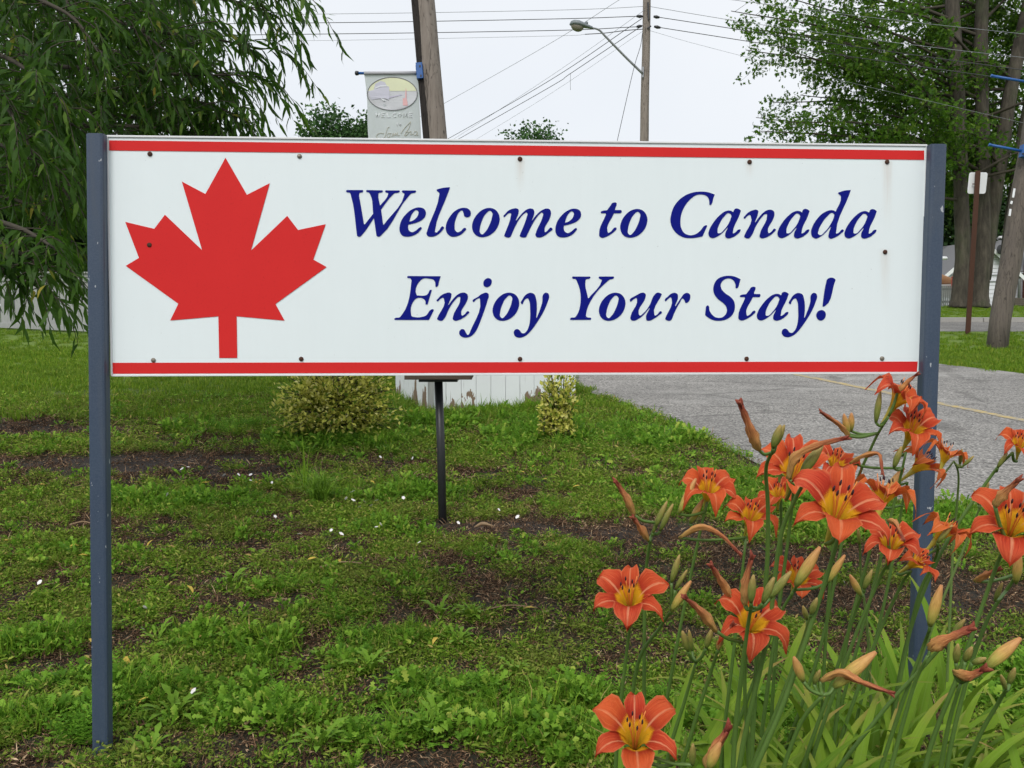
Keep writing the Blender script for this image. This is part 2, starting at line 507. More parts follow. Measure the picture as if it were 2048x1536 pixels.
# --- the ground, one sheet out to the horizon
def axis_lines(fine0, fine1, step, far, grow=1.18):
    a = list(np.arange(fine0, fine1 + 1e-6, step))
    s = step
    while a[-1] < far:
        s *= grow; a.append(a[-1] + s)
    return a
ys = axis_lines(1.0, 11.0, 0.1, 31.5)
ys = [y for y in ys if y < 31.5] + [32.0, 33, 36, 42, 60, 100, 200, 500, 1200]
s, lo = 0.1, []
y0 = 1.0
while y0 > -40:
    s *= 1.3; y0 -= s; lo.append(y0)
ys = lo[::-1] + ys
xp = axis_lines(0.0, 6.0, 0.11, 900.0, 1.2)
xs = [-x for x in xp[:0:-1]] + xp
X, Y = np.meshgrid(np.array(xs), np.array(ys))
Z = ground_z(X, Y)
nx, ny = len(xs), len(ys)
gv = np.stack([X.ravel(), Y.ravel(), Z.ravel()], 1)
ii = np.arange(nx * ny).reshape(ny, nx)
gf = np.stack([ii[:-1, :-1].ravel(), ii[:-1, 1:].ravel(), ii[1:, 1:].ravel(), ii[1:, :-1].ravel()], 1)
def m_ground():
    t = NT('earth_and_turf')
    p = t.wpos()
    soil = t.ramp(t.noise(p, 30.0, 6, 0.75), [(0.25, (0.010, 0.008, 0.007)), (0.5, (0.032, 0.024, 0.019)), (0.72, (0.075, 0.056, 0.042)), (0.85, (0.15, 0.115, 0.085))])
    moss = t.ramp(t.noise(p, 14.0, 5, 0.7), [(0.3, (0.022, 0.034, 0.008)), (0.55, (0.060, 0.085, 0.016)), (0.8, (0.13, 0.14, 0.035))])
    far = t.ramp(t.noise(p, 1.3, 6, 0.7), [(0.3, (0.085, 0.15, 0.012)), (0.7, (0.16, 0.24, 0.028))])
    c = t.mix(t.attr('bare'), moss, soil)
    c = t.mix(t.attr('far'), c, far)
    t.color(c); t.rough(0.95)
    t.bump(t.noise(p, 45.0, 5, 0.75), 0.9, 0.03)
    return t.m
gm = make_mesh('ground', gv, gf, m_ground(), True)
attr(gm, 'bare', np.maximum(bare_amount(gv[:, 0], gv[:, 1]), .85 - .6 * cover_amount(gv[:, 0], gv[:, 1])) * np.clip((13 - gv[:, 1]) / 2, 0, 1))
attr(gm, 'far', np.clip((gv[:, 1] - 9.5) / 3, 0, 1))
ground = link('ground', gm); ground['kind'] = 'structure'

# --- asphalt lot and road: sheets that follow the same slope
def strip_sheet(name, poly, dz, mat, step=0.5):
    """fill a plan polygon with a sheet lying dz above the ground"""
    pts = []
    n = len(poly)
    for i in range(n):
        a, b = np.array(poly[i][:2]), np.array(poly[(i + 1) % n][:2])
        k = max(1, int(np.linalg.norm(b - a) / step))
        for j in range(k):
            pts.append(a + (b - a) * j / k)
    tris = tessellate_polygon([[Vector((p[0], p[1], 0)) for p in pts]])
    v = np.array([(p[0], p[1], float(base_height(p[1])) + dz) for p in pts])
    me = make_mesh(name, v, [tuple(t) for t in tris], mat)
    # face up
    fl = []
    for t in tris:
        a, b, c = (pts[i] for i in t)
        cr = (b[0] - a[0]) * (c[1] - a[1]) - (b[1] - a[1]) * (c[0] - a[0])
        fl.append(tuple(t) if cr > 0 else tuple(reversed(t)))
    me = make_mesh(name, v, fl, mat)
    o = link(name, me); o['kind'] = 'structure'
    return o
def m_asphalt(name, tone):
    t = NT(name)
    p = t.wpos()
    agg = t.voronoi(p, 60.0, 'F1', 'Color')
    g = t.n.new('ShaderNodeRGBToBW'); t.l.new(agg, g.inputs[0])
    base = t.ramp(g.outputs[0], [(0.1, tuple(0.085 * tone * k for k in (1.0, 0.95, 0.88))), (0.5, tuple(0.21 * tone * k for k in (1, 0.95, 0.87))), (0.9, tuple(0.36 * tone * k for k in (1, 0.95, 0.87)))])
    pale = t.ramp(t.noise(t.mapped(p, (0.5, 1.1, 1)), 0.9, 6, 0.65, 0.4), [(0.52, 0.0), (0.62, 1.0)])
    base = t.mix(t.math('MULTIPLY', pale, 0.38), base, (0.42 * tone, 0.405 * tone, 0.375 * tone))
    damp = t.ramp(t.noise(p, 0.45, 4, 0.6), [(0.35, 1.0), (0.55, 0.0)])
    base = t.mix(t.math('MULTIPLY', damp, 0.35), base, (0.09 * tone, 0.087 * tone, 0.082 * tone))
    cr = t.voronoi(t.mapped(p, (0.5, 1.6, 1)), 0.55, 'DISTANCE_TO_EDGE')
    wob = t.math('ADD', cr, t.math('MULTIPLY', t.math('SUBTRACT', t.noise(p, 3.0, 4), 0.5), 0.12))
    line = t.ramp(wob, [(0.004, 1.0), (0.022, 0.0)])
    base = t.mix(t.math('MULTIPLY', line, 0.4), base, (0.05, 0.046, 0.04))
    t.color(base); t.rough(0.9)
    t.bump(g.outputs[0], 0.5, 0.01)
    return t.m
M['asphalt'] = m_asphalt('worn_asphalt', 1.06)
M['road'] = m_asphalt('road_asphalt', 0.85)
near_edge = [(1120, 735), (1152, 770), (1200, 797), (1262, 820), (1320, 838), (1385, 866), (1440, 893), (1512, 928), (1580, 955), (1660, 978), (1760, 1000), (1860, 1012), (1960, 1026), (2070, 1040), (2500, 1085)]
far_edge = [(2700, 790), (2300, 765), (2048, 748), (1960, 738), (1880, 729), (1760, 716), (1640, 703), (1560, 690), (1500, 672)]
lot = [on_ground(*p)[:2] for p in near_edge + far_edge]
lot += [np.array((6.5, 21.0)), np.array((1.2, 21.0))]
strip_sheet('parking_lot', [tuple(p) for p in lot], 0.010, M['asphalt'])
yr0, yr1 = on_ground(1950, 664)[1], on_ground(1950, 645)[1]
strip_sheet('road', [(1.2, 21.0), (6.5, 21.0), (9.0, yr0 + 0.15), (14, yr0), (60, yr0 + 0.6), (60, yr1 + 0.5), (1.2, yr1)], 0.006, M['road'], 1.0)
kv = []
kg = Geo()
for i in range(30):
    x0, x1 = 1.2 + i * 1.9, 1.2 + (i + 1) * 1.9 - 0.02
    y0 = yr1 + 0.5 * (x0 - 1.2) / 58.8; y1 = yr1 + 0.5 * (x1 - 1.2) / 58.8
    z0 = float(base_height(y0))
    kg.add(([(x0, y0, z0 - .1), (x1, y1, z0 - .1), (x1, y1 + .16, z0 - .1), (x0, y0 + .16, z0 - .1), (x0, y0 + .02, z0 + .12), (x1, y1 + .02, z0 + .12), (x1, y1 + .16, z0 + .13), (x0, y0 + .16, z0 + .13)],
            [(0,3,2,1),(4,5,6,7),(0,1,5,4),(1,2,6,5),(2,3,7,6),(3,0,4,7)]))
kerb = link('kerb', make_mesh('kerb', kg.v, kg.f, M['concrete'])); kerb['kind'] = 'structure'
# yellow line painted on the lot, worn through in places
def m_yellow():
    t = NT('worn_yellow_paint')
    p = t.wpos()
    c = t.mix(t.noise(p, 20.0, 3), (0.50, 0.36, 0.11), (0.40, 0.31, 0.14))
    worn = t.ramp(t.noise(p, 9.0, 6, 0.75), [(0.44, 0.0), (0.56, 1.0)])
    c = t.mix(t.math('MULTIPLY', worn, 0.8), c, (0.26, 0.25, 0.23))
    t.color(c); t.rough(0.85)
    return t.m
ya, yb = on_ground(1560, 744)[:2], on_ground(2120, 858)[:2]
dv = nrm(np.append(yb - ya, 0))[:2]; nv = np.array((-dv[1], dv[0])) * 0.06
ya, yb = ya - dv * 0.3, yb + dv * 1.5
strip_sheet('yellow_parking_line', [tuple(ya - nv), tuple(yb - nv), tuple(yb + nv), tuple(ya + nv)], 0.014, m_yellow())

# ================================================================== THE SIGN
SL, SR = at_y(214, 510, 2.85), at_y(1853, 510, 2.997)
pl_d = nrm(np.array((SR[0] - SL[0], SR[1] - SL[1], 0)))
pl_n = np.array((pl_d[1], -pl_d[0], 0.0))           # towards the camera
def on_panel(px, py, off=0.0):
    r = ray(px, py)
    o = SL + pl_n * off
    t = np.dot(o - CAM, pl_n) / np.dot(r, pl_n)
    return CAM + r * t
sign = thing('welcome_sign', on_ground(1030, 1490), 'wide white welcome sign with red maple leaf and blue lettering on two blue-grey posts', 'sign')
def quad_pt(u, v, c):
    (ax, ay), (bx, by), (cx_, cy_), (dx, dy) = c
    x = (ax * (1 - u) + bx * u) * (1 - v) + (dx * (1 - u) + cx_ * u) * v
    y = (ay * (1 - u) + by * u) * (1 - v) + (dy * (1 - u) + cy_ * u) * v
    return x, y
PC = [(214.5, 272.5), (1853, 291), (1840, 746), (224, 751)]
screws = [(300, 308, 'r'), (599, 312.5, 'z'), (1040, 318, 'r'), (1499, 324, 'r'), (1774, 324, 'r'), (299, 490, 'r'), (1770, 504, 'r'),
          (307, 720.5, 'z'), (602.5, 718, 'r'), (1040, 718, 'r'), (1493, 717.5, 'r'), (1764, 717, 'z')]
streaks = [(1040, 320, 7, 70, .5), (1774, 326, 8, 150, .45), (1499, 326, 6, 35, .45), (1770, 507, 8, 130, .35), (300, 310, 4, 10, .4), (1493, 720, 4, 8, .4), (1040, 720, 5, 9, .5)]
NU, NV = 280, 80
pv, rust = [], []
for j in range(NV + 1):
    for i in range(NU + 1):
        x, y = quad_pt(i / NU, j / NV, PC)
        pv.append(on_panel(x, y))
        r_ = 0.0
        for sx, sy, w, L, a in streaks:
            if sy - 6 < y < sy + L * 1.4 and abs(x - sx) < 30:
                k = (y - sy) / L
                r_ = max(r_, a * math.exp(-((x - sx) / w) ** 2) * (max(0, 1 - k) ** 1.5 if k > 0 else 1 + k * 5))
        rust.append(max(0, r_))
pf = [(j * (NU + 1) + i, (j + 1) * (NU + 1) + i, (j + 1) * (NU + 1) + i + 1, j * (NU + 1) + i + 1) for j in range(NV) for i in range(NU)]
panel = part(sign, 'panel', pv, pf, M['panel'], label='white painted sign board')
attr(panel.data, 'rust', rust)
# board thickness behind the face
back = [on_panel(x, y) for x, y in PC]
th = pl_n * -0.018
bk = [p + pl_n * -0.0005 for p in back] + [p + th for p in back]
part(sign, 'board_edge', bk, [(0, 1, 5, 4), (1, 2, 6, 5), (2, 3, 7, 6), (3, 0, 4, 7), (4, 5, 6, 7)], M['panel_edge'])
# thin pale edging round the board
for (a, b), w in (((0, 1), 0), ((1, 2), 0), ((3, 2), 0), ((0, 3), 0)):
    pa, pb = back[a], back[b]
    part(sign, 'edge_trim', *beam(pa + pl_n * 0.001, pb + pl_n * 0.001, 0.006, 0.007, pl_n, 0.001), M['white'])
def flat(parent, name, pts_px, off, mat, label=None):
    loops = pts_px if isinstance(pts_px[0], list) else [pts_px]
    w = [[on_panel(x, y, off) for x, y in lp] for lp in loops]
    tris = tessellate_polygon([[Vector((np.dot(p, pl_d), p[2], 0)) for p in lp] for lp in w])
    allp = [p for lp in w for p in lp]
    fl = []
    for t in tris:
        a, b, c = (np.array((np.dot(allp[i], pl_d), allp[i][2])) for i in t)
        cr = (b[0] - a[0]) * (c[1] - a[1]) - (b[1] - a[1]) * (c[0] - a[0])
        fl.append(tuple(t) if cr > 0 else tuple(reversed(t)))
    return part(parent, name, allp, fl, mat, label=label)
flat(sign, 'stripe', [(218, 280.5), (1848.5, 301), (1848.5, 319.7), (218.3, 300.8)], 0.0016, M['red'], 'red stripe along the top edge')
flat(sign, 'stripe', [(225, 725.5), (1835.5, 723), (1834, 743.5), (226, 747.5)], 0.0016, M['red'], 'red stripe along the bottom edge')
leaf = [(876,197),(755,415),(613,340),(735,753),(511,540),(447,625),(272,583),(355,800),(275,848),(592,1076),(543,1177),(833,1152),(838,1403),(947,1403),(943,1152),(1232,1178),(1177,1078),(1485,855),(1405,810),(1480,597),(1313,632),(1248,547),(1030,755),(1143,350),(1005,420)]
flat(sign, 'maple_leaf', [(160 + x / 3.011, 250 + y / 3.011) for x, y in leaf], 0.0016, M['red'], 'red maple leaf emblem')

# lettering: outlines drawn point by point; * marks a corner
GL = {
'W': "90,215 110,192* 520,192* 530,215 520,240 435,270 425,320 450,480 550,1070* 570,1072* 785,800* 705,300 680,260 615,235 605,210 630,192* 1020,200* 1033,220 1020,243 925,275 918,320 960,585* 972,580* 1165,310 1170,280 1100,245 1090,220 1110,200* 1455,202* 1468,225 1450,248 1330,275 1270,330 985,690* 1040,1075* 1060,1075* 1580,320 1585,290 1530,250 1520,225 1540,202* 1870,202* 1885,222 1870,250 1760,280 1700,340 980,1360 955,1380 900,1385 870,1365* 805,925* 795,925* 490,1350 460,1380 410,1387 372,1365* 215,340 190,265 100,240",
'e': "375,1072* 540,1030 700,950 780,850 790,760 750,680 660,640 560,640 430,690 270,820 160,980 115,1150 125,1270 190,1360 300,1387 430,1370 560,1310 650,1220 683,1165 660,1138 630,1150 540,1225 430,1270 370,1240 335,1160 340,1080*|365,1000* 400,880 460,770 550,705 595,740 590,830 530,920 440,980",
'l': "1065,180* 1080,172* 1230,135 1395,118* 1408,130* 1330,340 1030,1200 1025,1265 1050,1280 1120,1230 1225,1122 1255,1155 1230,1200 1140,1300 1040,1365 920,1388 840,1370 805,1310 820,1250 1130,330 1135,270 1070,205",
'c': "1760,645 1870,670 1940,760 1920,860 1840,890 1775,860 1755,790 1715,715 1650,750 1570,900 1525,1100 1545,1230 1600,1272 1680,1245 1780,1160 1800,1160 1822,1185 1780,1250 1690,1330 1570,1380 1450,1385 1350,1320 1300,1200 1315,1050 1400,880 1520,740 1640,670",
'o': "580,522 700,560 790,660 825,790 800,940 720,1090 600,1200 480,1255 350,1270 230,1230 150,1140 115,1010 150,840 260,670 400,560|580,597 635,650 625,770 560,960 450,1140 370,1200 318,1150 320,1030 370,850 470,670",
'm': "920,740 945,762* 1000,705 1070,655 1115,665 1110,720 940,1225* 940,1245* 1000,1275 1085,1272 1110,1250* 1230,980 1340,790 1450,670 1515,640 1535,670 1520,740 1335,1230* 1350,1255 1420,1278 1490,1272 1510,1250* 1640,980 1760,780 1850,675 1904,640 1934,670 1919,760 1754,1150 1739,1215 1774,1270 1824,1280 1944,1250 2084,1150 2174,1050 2144,1025 2034,1115 1984,1140 1974,1110 2114,770 2139,640 2104,560 2024,537 1924,570 1774,690 1654,840* 1640,845* 1700,700 1710,620 1680,555 1610,537 1520,560 1400,660 1250,840* 1235,835* 1310,620 1310,570 1260,535 1170,540 1050,590 960,680",
't': "490,382 550,395 555,430 520,530 515,575* 670,575* 685,610 660,660* 485,660* 320,1120 335,1155 400,1130 520,1022 540,1025 553,1050 500,1120 400,1200 280,1265 170,1285 110,1240 105,1180 280,690* 275,660* 155,658* 148,625 185,600 310,580* 390,470 440,400",
'C': "1275,178* 1235,280 1195,420 1160,450 1135,440* 1130,330 1090,240 1010,190 920,177 800,195 650,300 510,470 420,680 395,860 420,1050 500,1170 600,1215 690,1220 790,1190 900,1110 1030,970 1060,965 1080,985* 960,1250* 820,1280 650,1295 480,1275 320,1190 200,1050 140,880 160,680 240,470 380,300 560,180 740,120 920,103 1100,120",
'a': "1650,587 1710,605 1745,630* 1785,550 1830,535 1890,550 1945,590* 1900,720 1740,1130 1740,1170 1780,1160 1900,1070 1935,1075 1930,1110 1850,1200 1720,1280 1600,1298 1545,1260 1540,1200 1610,1030* 1595,1030* 1450,1180 1330,1260 1210,1295 1140,1260 1112,1180 1140,1070 1250,880 1400,710 1540,610|1635,655 1680,680 1705,730* 1640,900 1520,1070 1400,1170 1355,1165 1345,1100 1400,920 1510,750",
'n': "235,795 222,775 260,720 350,630 460,580 550,568 595,600 590,660 510,885* 525,885* 640,730 750,620 840,575 930,570 1000,620 1010,700 980,800 845,1130 860,1165 920,1140 1020,1052 1045,1075 1000,1140 890,1230 780,1285 680,1300 630,1260 635,1200 820,720 815,680 780,680 680,770 540,980 400,1265 370,1295 290,1298 235,1265* 235,1240* 405,730 390,705 330,720",
'd': "680,577 740,590 785,615* 920,260 915,215 850,160* 850,130* 1000,80 1175,62* 1130,190 800,1120 800,1175 850,1165 970,1075 993,1095 940,1160 840,1240 740,1290 640,1308 600,1260 605,1200 665,1005* 650,1010* 530,1150 410,1250 270,1305 190,1260 155,1150 190,1000 290,830 430,680 570,600|710,650 745,680 735,770 660,930 520,1120 380,1215 340,1190 350,1090 430,920 560,750",
'E': "320,155 340,130* 1060,135* 1020,250 985,360 960,372 940,360* 935,270 900,215 820,192 660,195 630,215 525,535 540,558* 710,558 750,545 820,435* 865,435* 800,650 770,755* 725,758* 720,680 690,640 510,632 490,650 405,960 420,1010 490,1032 640,1030 730,1000 850,865 880,858 910,875* 800,1095* 55,1095* 38,1075 60,1055 160,1035 200,990 410,290 415,220 385,180 330,172",
'j': "465,640 480,660* 560,590 605,580 615,620 420,1240 390,1310 365,1330 330,1290 280,1215 240,1210 195,1250 190,1310 240,1365 320,1385 420,1360 510,1280 580,1150 640,1000 770,620 795,530 780,480 740,463 670,480 570,550|780,165 840,190 855,250 830,310 760,352 700,330 682,270 710,200",
'y': "1480,700 1455,685 1490,590 1560,500 1650,465 1720,490 1765,600 1780,780 1765,980* 1775,980* 1840,820 1890,650 1910,500 1950,465 2010,480 2030,530 2000,650 1900,880 1770,1090 1660,1240 1540,1350 1420,1385 1330,1350 1305,1280 1335,1220 1390,1210 1430,1240 1470,1290 1510,1297 1570,1250 1615,1150 1640,1000 1640,800 1620,630 1590,580 1555,590 1510,640",
'Y': "118,195 135,165* 575,168* 588,190 570,215 470,245 460,290 525,720* 540,720* 870,295 880,260 810,215 797,190 815,165* 1180,165* 1192,190 1175,215 1080,245 1000,310 600,780 550,880 480,1100 480,1190 520,1215 600,1230 605,1255 590,1275* 80,1278* 65,1255 80,1228 190,1210 240,1150 320,930 335,820 245,300 210,235 130,215",
'u': "715,430 730,448* 800,390 850,370 860,400 730,740 725,790 750,825 790,833 900,790 1010,700 1110,575* 1120,580* 1045,780 1060,825 1110,833 1210,790 1310,720 1370,655 1350,638 1270,710 1225,725 1215,700 1370,290* 1340,270 1270,260 1230,290 1110,530 1000,670 910,722 895,690 1035,350 1040,300 1000,260 950,262 850,310",
'r': "1430,415 1445,440* 1500,385 1555,355 1570,390 1440,780* 1440,805* 1490,832 1545,830 1575,800* 1640,640 1740,460 1800,380 1825,400 1860,470 1910,450 1950,370 1945,300 1890,262 1830,280 1760,370 1650,535* 1638,525* 1700,340 1690,290 1640,262 1570,275 1490,340",
'S': "1040,235* 1010,330 965,455 935,470 910,455* 905,360 850,260 770,218 680,222 580,280 530,380 550,480 640,590 770,680 860,780 895,920 870,1070 800,1180 680,1260 520,1298 370,1290 230,1230 130,1150* 145,1020 170,920 200,905 228,930 240,1020 300,1130 390,1205 480,1225 580,1205 660,1130 690,1030 670,940 600,850 480,760 390,660 340,520 360,370 440,240 570,170 720,145 880,165",
'!': "1690,210 1730,178 1830,175 1873,210 1850,290 1645,790 1615,805 1590,795* 1610,620 1670,280|1575,877 1640,910 1665,980 1640,1060 1550,1110 1480,1070 1453,1000 1490,910"}
def glyph_loops(ch):
    out = []
    for con in GL[ch].split('|'):
        P = []
        for tok in con.split():
            k = tok.endswith('*'); x, y = tok.rstrip('*').split(',')
            P.append((float(x), float(y), k))
        n = len(P); lp = []
        for i in range(n):
            b, c = P[i], P[(i + 1) % n]
            a, d = P[i - 1], P[(i + 2) % n]
            B, C_ = np.array(b[:2]), np.array(c[:2])
            L = np.linalg.norm(C_ - B)
            def tang(p, q, r):      # tangent at q, scaled to the neighbouring chord lengths
                p, q, r = (np.array(k[:2]) for k in (p, q, r))
                l1, l2 = np.linalg.norm(q - p), np.linalg.norm(r - q)
                tdir = (q - p) / (l1 + 1e-9) * l2 + (r - q) / (l2 + 1e-9) * l1
                return nrm(tdir)
            tb = (C_ - B) / (L + 1e-9) if b[2] else tang(a, b, c)
            tc = (C_ - B) / (L + 1e-9) if c[2] else tang(b, c, d)
            k = 1 if (b[2] and c[2]) else 5
            for s in range(k):
                t = s / k
                h = (2 * t**3 - 3 * t**2 + 1) * B + (t**3 - 2 * t**2 + t) * tb * L + (-2 * t**3 + 3 * t**2) * C_ + (t**3 - t**2) * tc * L
                lp.append((float(h[0]), float(h[1])))
        out.append(lp)
    return out
def letter(ch, org=None, s=None, bbox=None):
    loops = glyph_loops(ch)
    if bbox is None:
        lp = [[(org[0] + x / s, org[1] + y / s) for x, y in l] for l in loops]
    else:
        xs_ = [p[0] for l in loops for p in l]; ys_ = [p[1] for l in loops for p in l]
        x0, x1, y0_, y1_ = min(xs_), max(xs_), min(ys_), max(ys_)
        lp = [[(bbox[0] + (x - x0) / (x1 - x0) * bbox[2], bbox[1] + (y - y0_) / (y1_ - y0_) * bbox[3]) for x, y in l] for l in loops]
    if ch in 'j!':       # two separate blobs: join the triangles of each
        w = []
        fs = []
        for l in lp:
            pts = [on_panel(x, y, 0.0016) for x, y in l]
            tr = tessellate_polygon([[Vector((np.dot(p, pl_d), p[2], 0)) for p in pts]])
            for t in tr:
                a, b, c = (np.array((np.dot(pts[i], pl_d), pts[i][2])) for i in t)
                cr = (b[0] - a[0]) * (c[1] - a[1]) - (b[1] - a[1]) * (c[0] - a[0])
                t2 = tuple(t) if cr > 0 else tuple(reversed(t))
                fs.append(tuple(i + len(w) for i in t2))
            w += pts
        part(sign, 'letter', w, fs, M['blue_ink'])
    else:
        flat(sign, 'letter', lp, 0.0016, M['blue_ink'])
letter('W', (685, 365), 12.8); letter('e', (790, 365), 12.8); letter('l', (790, 365), 12.8); letter('c', (790, 365), 12.8)
letter('o', (935, 375), 12.8); letter('m', (935, 375), 12.8); letter('e', bbox=(1110.7, 417.2, 51.6, 57.8))
letter('t', (1190, 375), 12.8); letter('o', bbox=(1240.4, 417.8, 54.5, 57.6))
letter('C', (1330, 375), 12.8); letter('a', (1330, 375), 12.8); letter('n', (1470, 375), 12.8)
letter('a', bbox=(1554.8, 417.6, 64.5, 59.2)); letter('d', (1610, 375), 12.8); letter('a', bbox=(1688.9, 418, 64.8, 59.2))
letter('E', (785, 540), 10.97); letter('n', bbox=(873.2, 584.9, 65.4, 56.7)); letter('j', (900, 540), 10.24)
letter('o', bbox=(985, 585.2, 53.5, 56.5)); letter('y', (900, 540), 10.24)
letter('Y', (1135, 540), 12.8); letter('o', bbox=(1197.7, 585.3, 53.3, 56.3)); letter('u', (1190, 560), 10.24); letter('r', (1190, 560), 10.24)
letter('S', (1400, 540), 12.8); letter('t', bbox=(1476.6, 573.4, 44.5, 67.7)); letter('a', bbox=(1513.5, 583.6, 64, 57.8))
letter('y', bbox=(1563.5, 585.6, 70.9, 88.6)); letter('!', (1500, 540), 10.97)
for x, y, k in screws:
    c = on_panel(x, y, 0.0)
    g = Geo()
    R = 0.0078
    prof = [(R, 0.0), (R, 0.002), (R * 0.75, 0.0045), (R * 0.3, 0.0052)]
    v, f = [], []
    for r, h in prof:
        for q in range(10):
            t = 2 * math.pi * q / 10
            v.append(c + pl_d * math.cos(t) * r + np.array((0, 0, 1)) * math.sin(t) * r + pl_n * h)
    for i in range(len(prof) - 1):
        for q in range(10):
            a, b = i * 10 + q, i * 10 + (q + 1) % 10
            f.append((a, b, b + 10, a + 10))
    f.append(tuple(range(30, 40)))
    part(sign, 'screw', v, f, M['rust'] if k == 'r' else M['zinc'], True)
# posts: square tube with rounded corners, standing a little proud of the board
def post(px_top, px_bot, zoff_y, wpx):
    top = on_panel(*px_top, 0.012); bot = on_panel(*px_bot, 0.012)
    d = nrm(bot - top)
    g0 = float(ground_z(bot[0], bot[1]))
    bot = bot + d * ((bot[2] - g0 + 0.25) / -d[2])
    o = part(sign, 'post', *beam(bot, top, 0.054, 0.05, pl_n, 0.009), M['post'])
    part(sign, 'post_cap', *beam(top, top + np.array((0, 0, 0.003)), 0.05, 0.046, pl_n, 0.008), M['post'])
    return o
post((194.5, 271), (205.5, 1500), 0, 0)
post((1871.5, 292), (1840.5, 1200), 0, 0)

# ================================================================== POLES, BANNER, LAMP, WIRES
def pole_obj(name, base, top, r0, r1, mat, label, n=20, steps=14, seed=1):
    root = thing(name, base, label, 'utility pole')
    base, top = np.asarray(base), np.asarray(top)
    r_ = random.Random(seed)
    pts = [base + (top - base) * (i / steps) + np.array((r_.uniform(-1, 1), r_.uniform(-1, 1), 0)) * 0.008 * (0 < i < steps) for i in range(steps + 1)]
    pts[0] = pts[0] - np.array((0, 0, 0.3))
    rad = [r0 + (r1 - r0) * i / steps for i in range(steps + 1)]
    part(root, 'pole_shaft', *tube(pts, rad, n, True, 0.05, seed), mat, True)
    return root
M['dark_strip'] = m_pole('dark_pole_strip', (0.024, 0.018, 0.014), (0.013, 0.010, 0.008), (0.006, 0.005, 0.004))
# leaning pole behind the sign
D1 = 11.6
pA, pB = at_depth(870.5, 280, D1), at_depth(846.5, 0, D1)
d1 = nrm(pB - pA)
b1 = pA - d1 * ((pA[2] - float(base_height(pA[1]))) / d1[2])
t1 = pA + d1 * 5.2
pole1 = pole_obj('utility_pole', b1, t1, 0.158, 0.137, M['pole'], 'leaning grey wooden pole behind the sign, carrying the faded banner', seed=3)
# near-black strip, a straight bar running up the left flank of that pole
def p1(px, py, dd=0.0): return at_depth(px, py, D1 + dd)
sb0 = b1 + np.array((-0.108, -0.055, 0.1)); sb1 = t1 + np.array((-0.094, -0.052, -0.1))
part(pole1, 'side_strip', *beam(sb0, sb1, 0.095, 0.15, (0, 1, 0), 0.012), M['dark_strip'])
# blue bracket and banner arm
DB = D1 - 0.02
br = thing('banner_arm', p1(842, 143, -0.1), 'blue banner arm with black end cap clamped to the leaning pole', 'banner arm')
part(br, 'bracket', *beam(p1(841, 159, -.12), p1(838.5, 128, -.12), 0.085, 0.12, (0, 1, 0), 0.008), M['bright_blue'])
part(br, 'bolt', *beam(p1(840, 135, -.17), p1(840, 131, -.17), 0.02, 0.03, (0, 1, 0), 0.003), M['black'])
part(br, 'bolt', *beam(p1(842, 154, -.17), p1(842, 150, -.17), 0.02, 0.03, (0, 1, 0), 0.003), M['black'])
part(br, 'clamp_lip', *beam(p1(834, 140, -.10), p1(833.5, 131, -.10), 0.03, 0.03, (0, 1, 0), 0.004), M['bright_blue'])
part(br, 'rod', *tube([p1(838, 145.5, -.10), p1(716, 146.5, -.10)], 0.017, 10), M['bright_blue'], True)
part(br, 'end_cap', *tube([p1(717, 146.5, -.10), p1(712, 146.3, -.10), p1(710, 146.3, -.10)], [0.026, 0.03, 0.02], 10), M['black'], True)
# faded banner, sewn over the rod, its lower end swinging
def m_banner():
    t = NT('faded_banner_cloth')
    v = t.pos()
    c = t.mix(t.noise(v, 3.0, 5), (0.66, 0.70, 0.71), (0.58, 0.62, 0.63))
    c = t.mix(t.math('MULTIPLY', t.ramp(t.noise(v, 7.0, 4), [(0.5, 0.0), (0.7, 1.0)]), 0.25), c, (0.74, 0.75, 0.74))
    t.color(c); t.rough(0.8); t.translucent((0.84, 0.87, 0.88), 0.5)
    return t.m
M['banner'] = m_banner()
def ban(u, v, off=0.0):
    """u across 0..1, v down 0..1 of the cloth; drifts and ripples towards the foot"""
    xl = 728 + 18 * v ** 1.5 + 3 * math.sin(v * 6); xr = 836 + 8.5 * v
    px = xl + (xr - xl) * u
    py = 144 + 176 * v
    ripple = 0.035 * math.sin(u * 5.0 + v * 2.0) * v + 0.02 * math.sin(u * 11 + 1) * v + 0.05 * v * v
    return at_depth(px, py, DB - 0.095 + ripple - off)
banner = thing('street_banner', ban(0.5, 1.0), 'faded white cloth street banner with oval picture hanging from the leaning pole', 'banner')
nu, nv_ = 26, 34
v = [ban(i / nu, j / nv_) for j in range(nv_ + 1) for i in range(nu + 1)]
f = [(j * (nu + 1) + i, (j + 1) * (nu + 1) + i, (j + 1) * (nu + 1) + i + 1, j * (nu + 1) + i + 1) for j in range(nv_) for i in range(nu)]
part(banner, 'cloth', v, f, M['banner'], True)
M['sleeve'] = simple('banner_sleeve', (0.48, 0.48, 0.50), (0.36, 0.36, 0.38), 30, 0.7, 0, 0, (1, 1, 6))
part(banner, 'rod_sleeve', *tube([ban(0.0, 0.014, .01), ban(0.5, .012, .01), ban(0.985, 0.010, .01)], 0.023, 10), M['sleeve'], True)
def pb(x, y):          # a point of the zoomed banner picture -> u, v on the cloth
    px, py = 690 + x / 9.033, 120 + y / 9.033
    vv = (py - 144) / 176
    xl = 728 + 18 * max(vv, 0) ** 1.5 + 3 * math.sin(vv * 6); xr = 836 + 8.5 * vv
    return (px - xl) / (xr - xl), vv
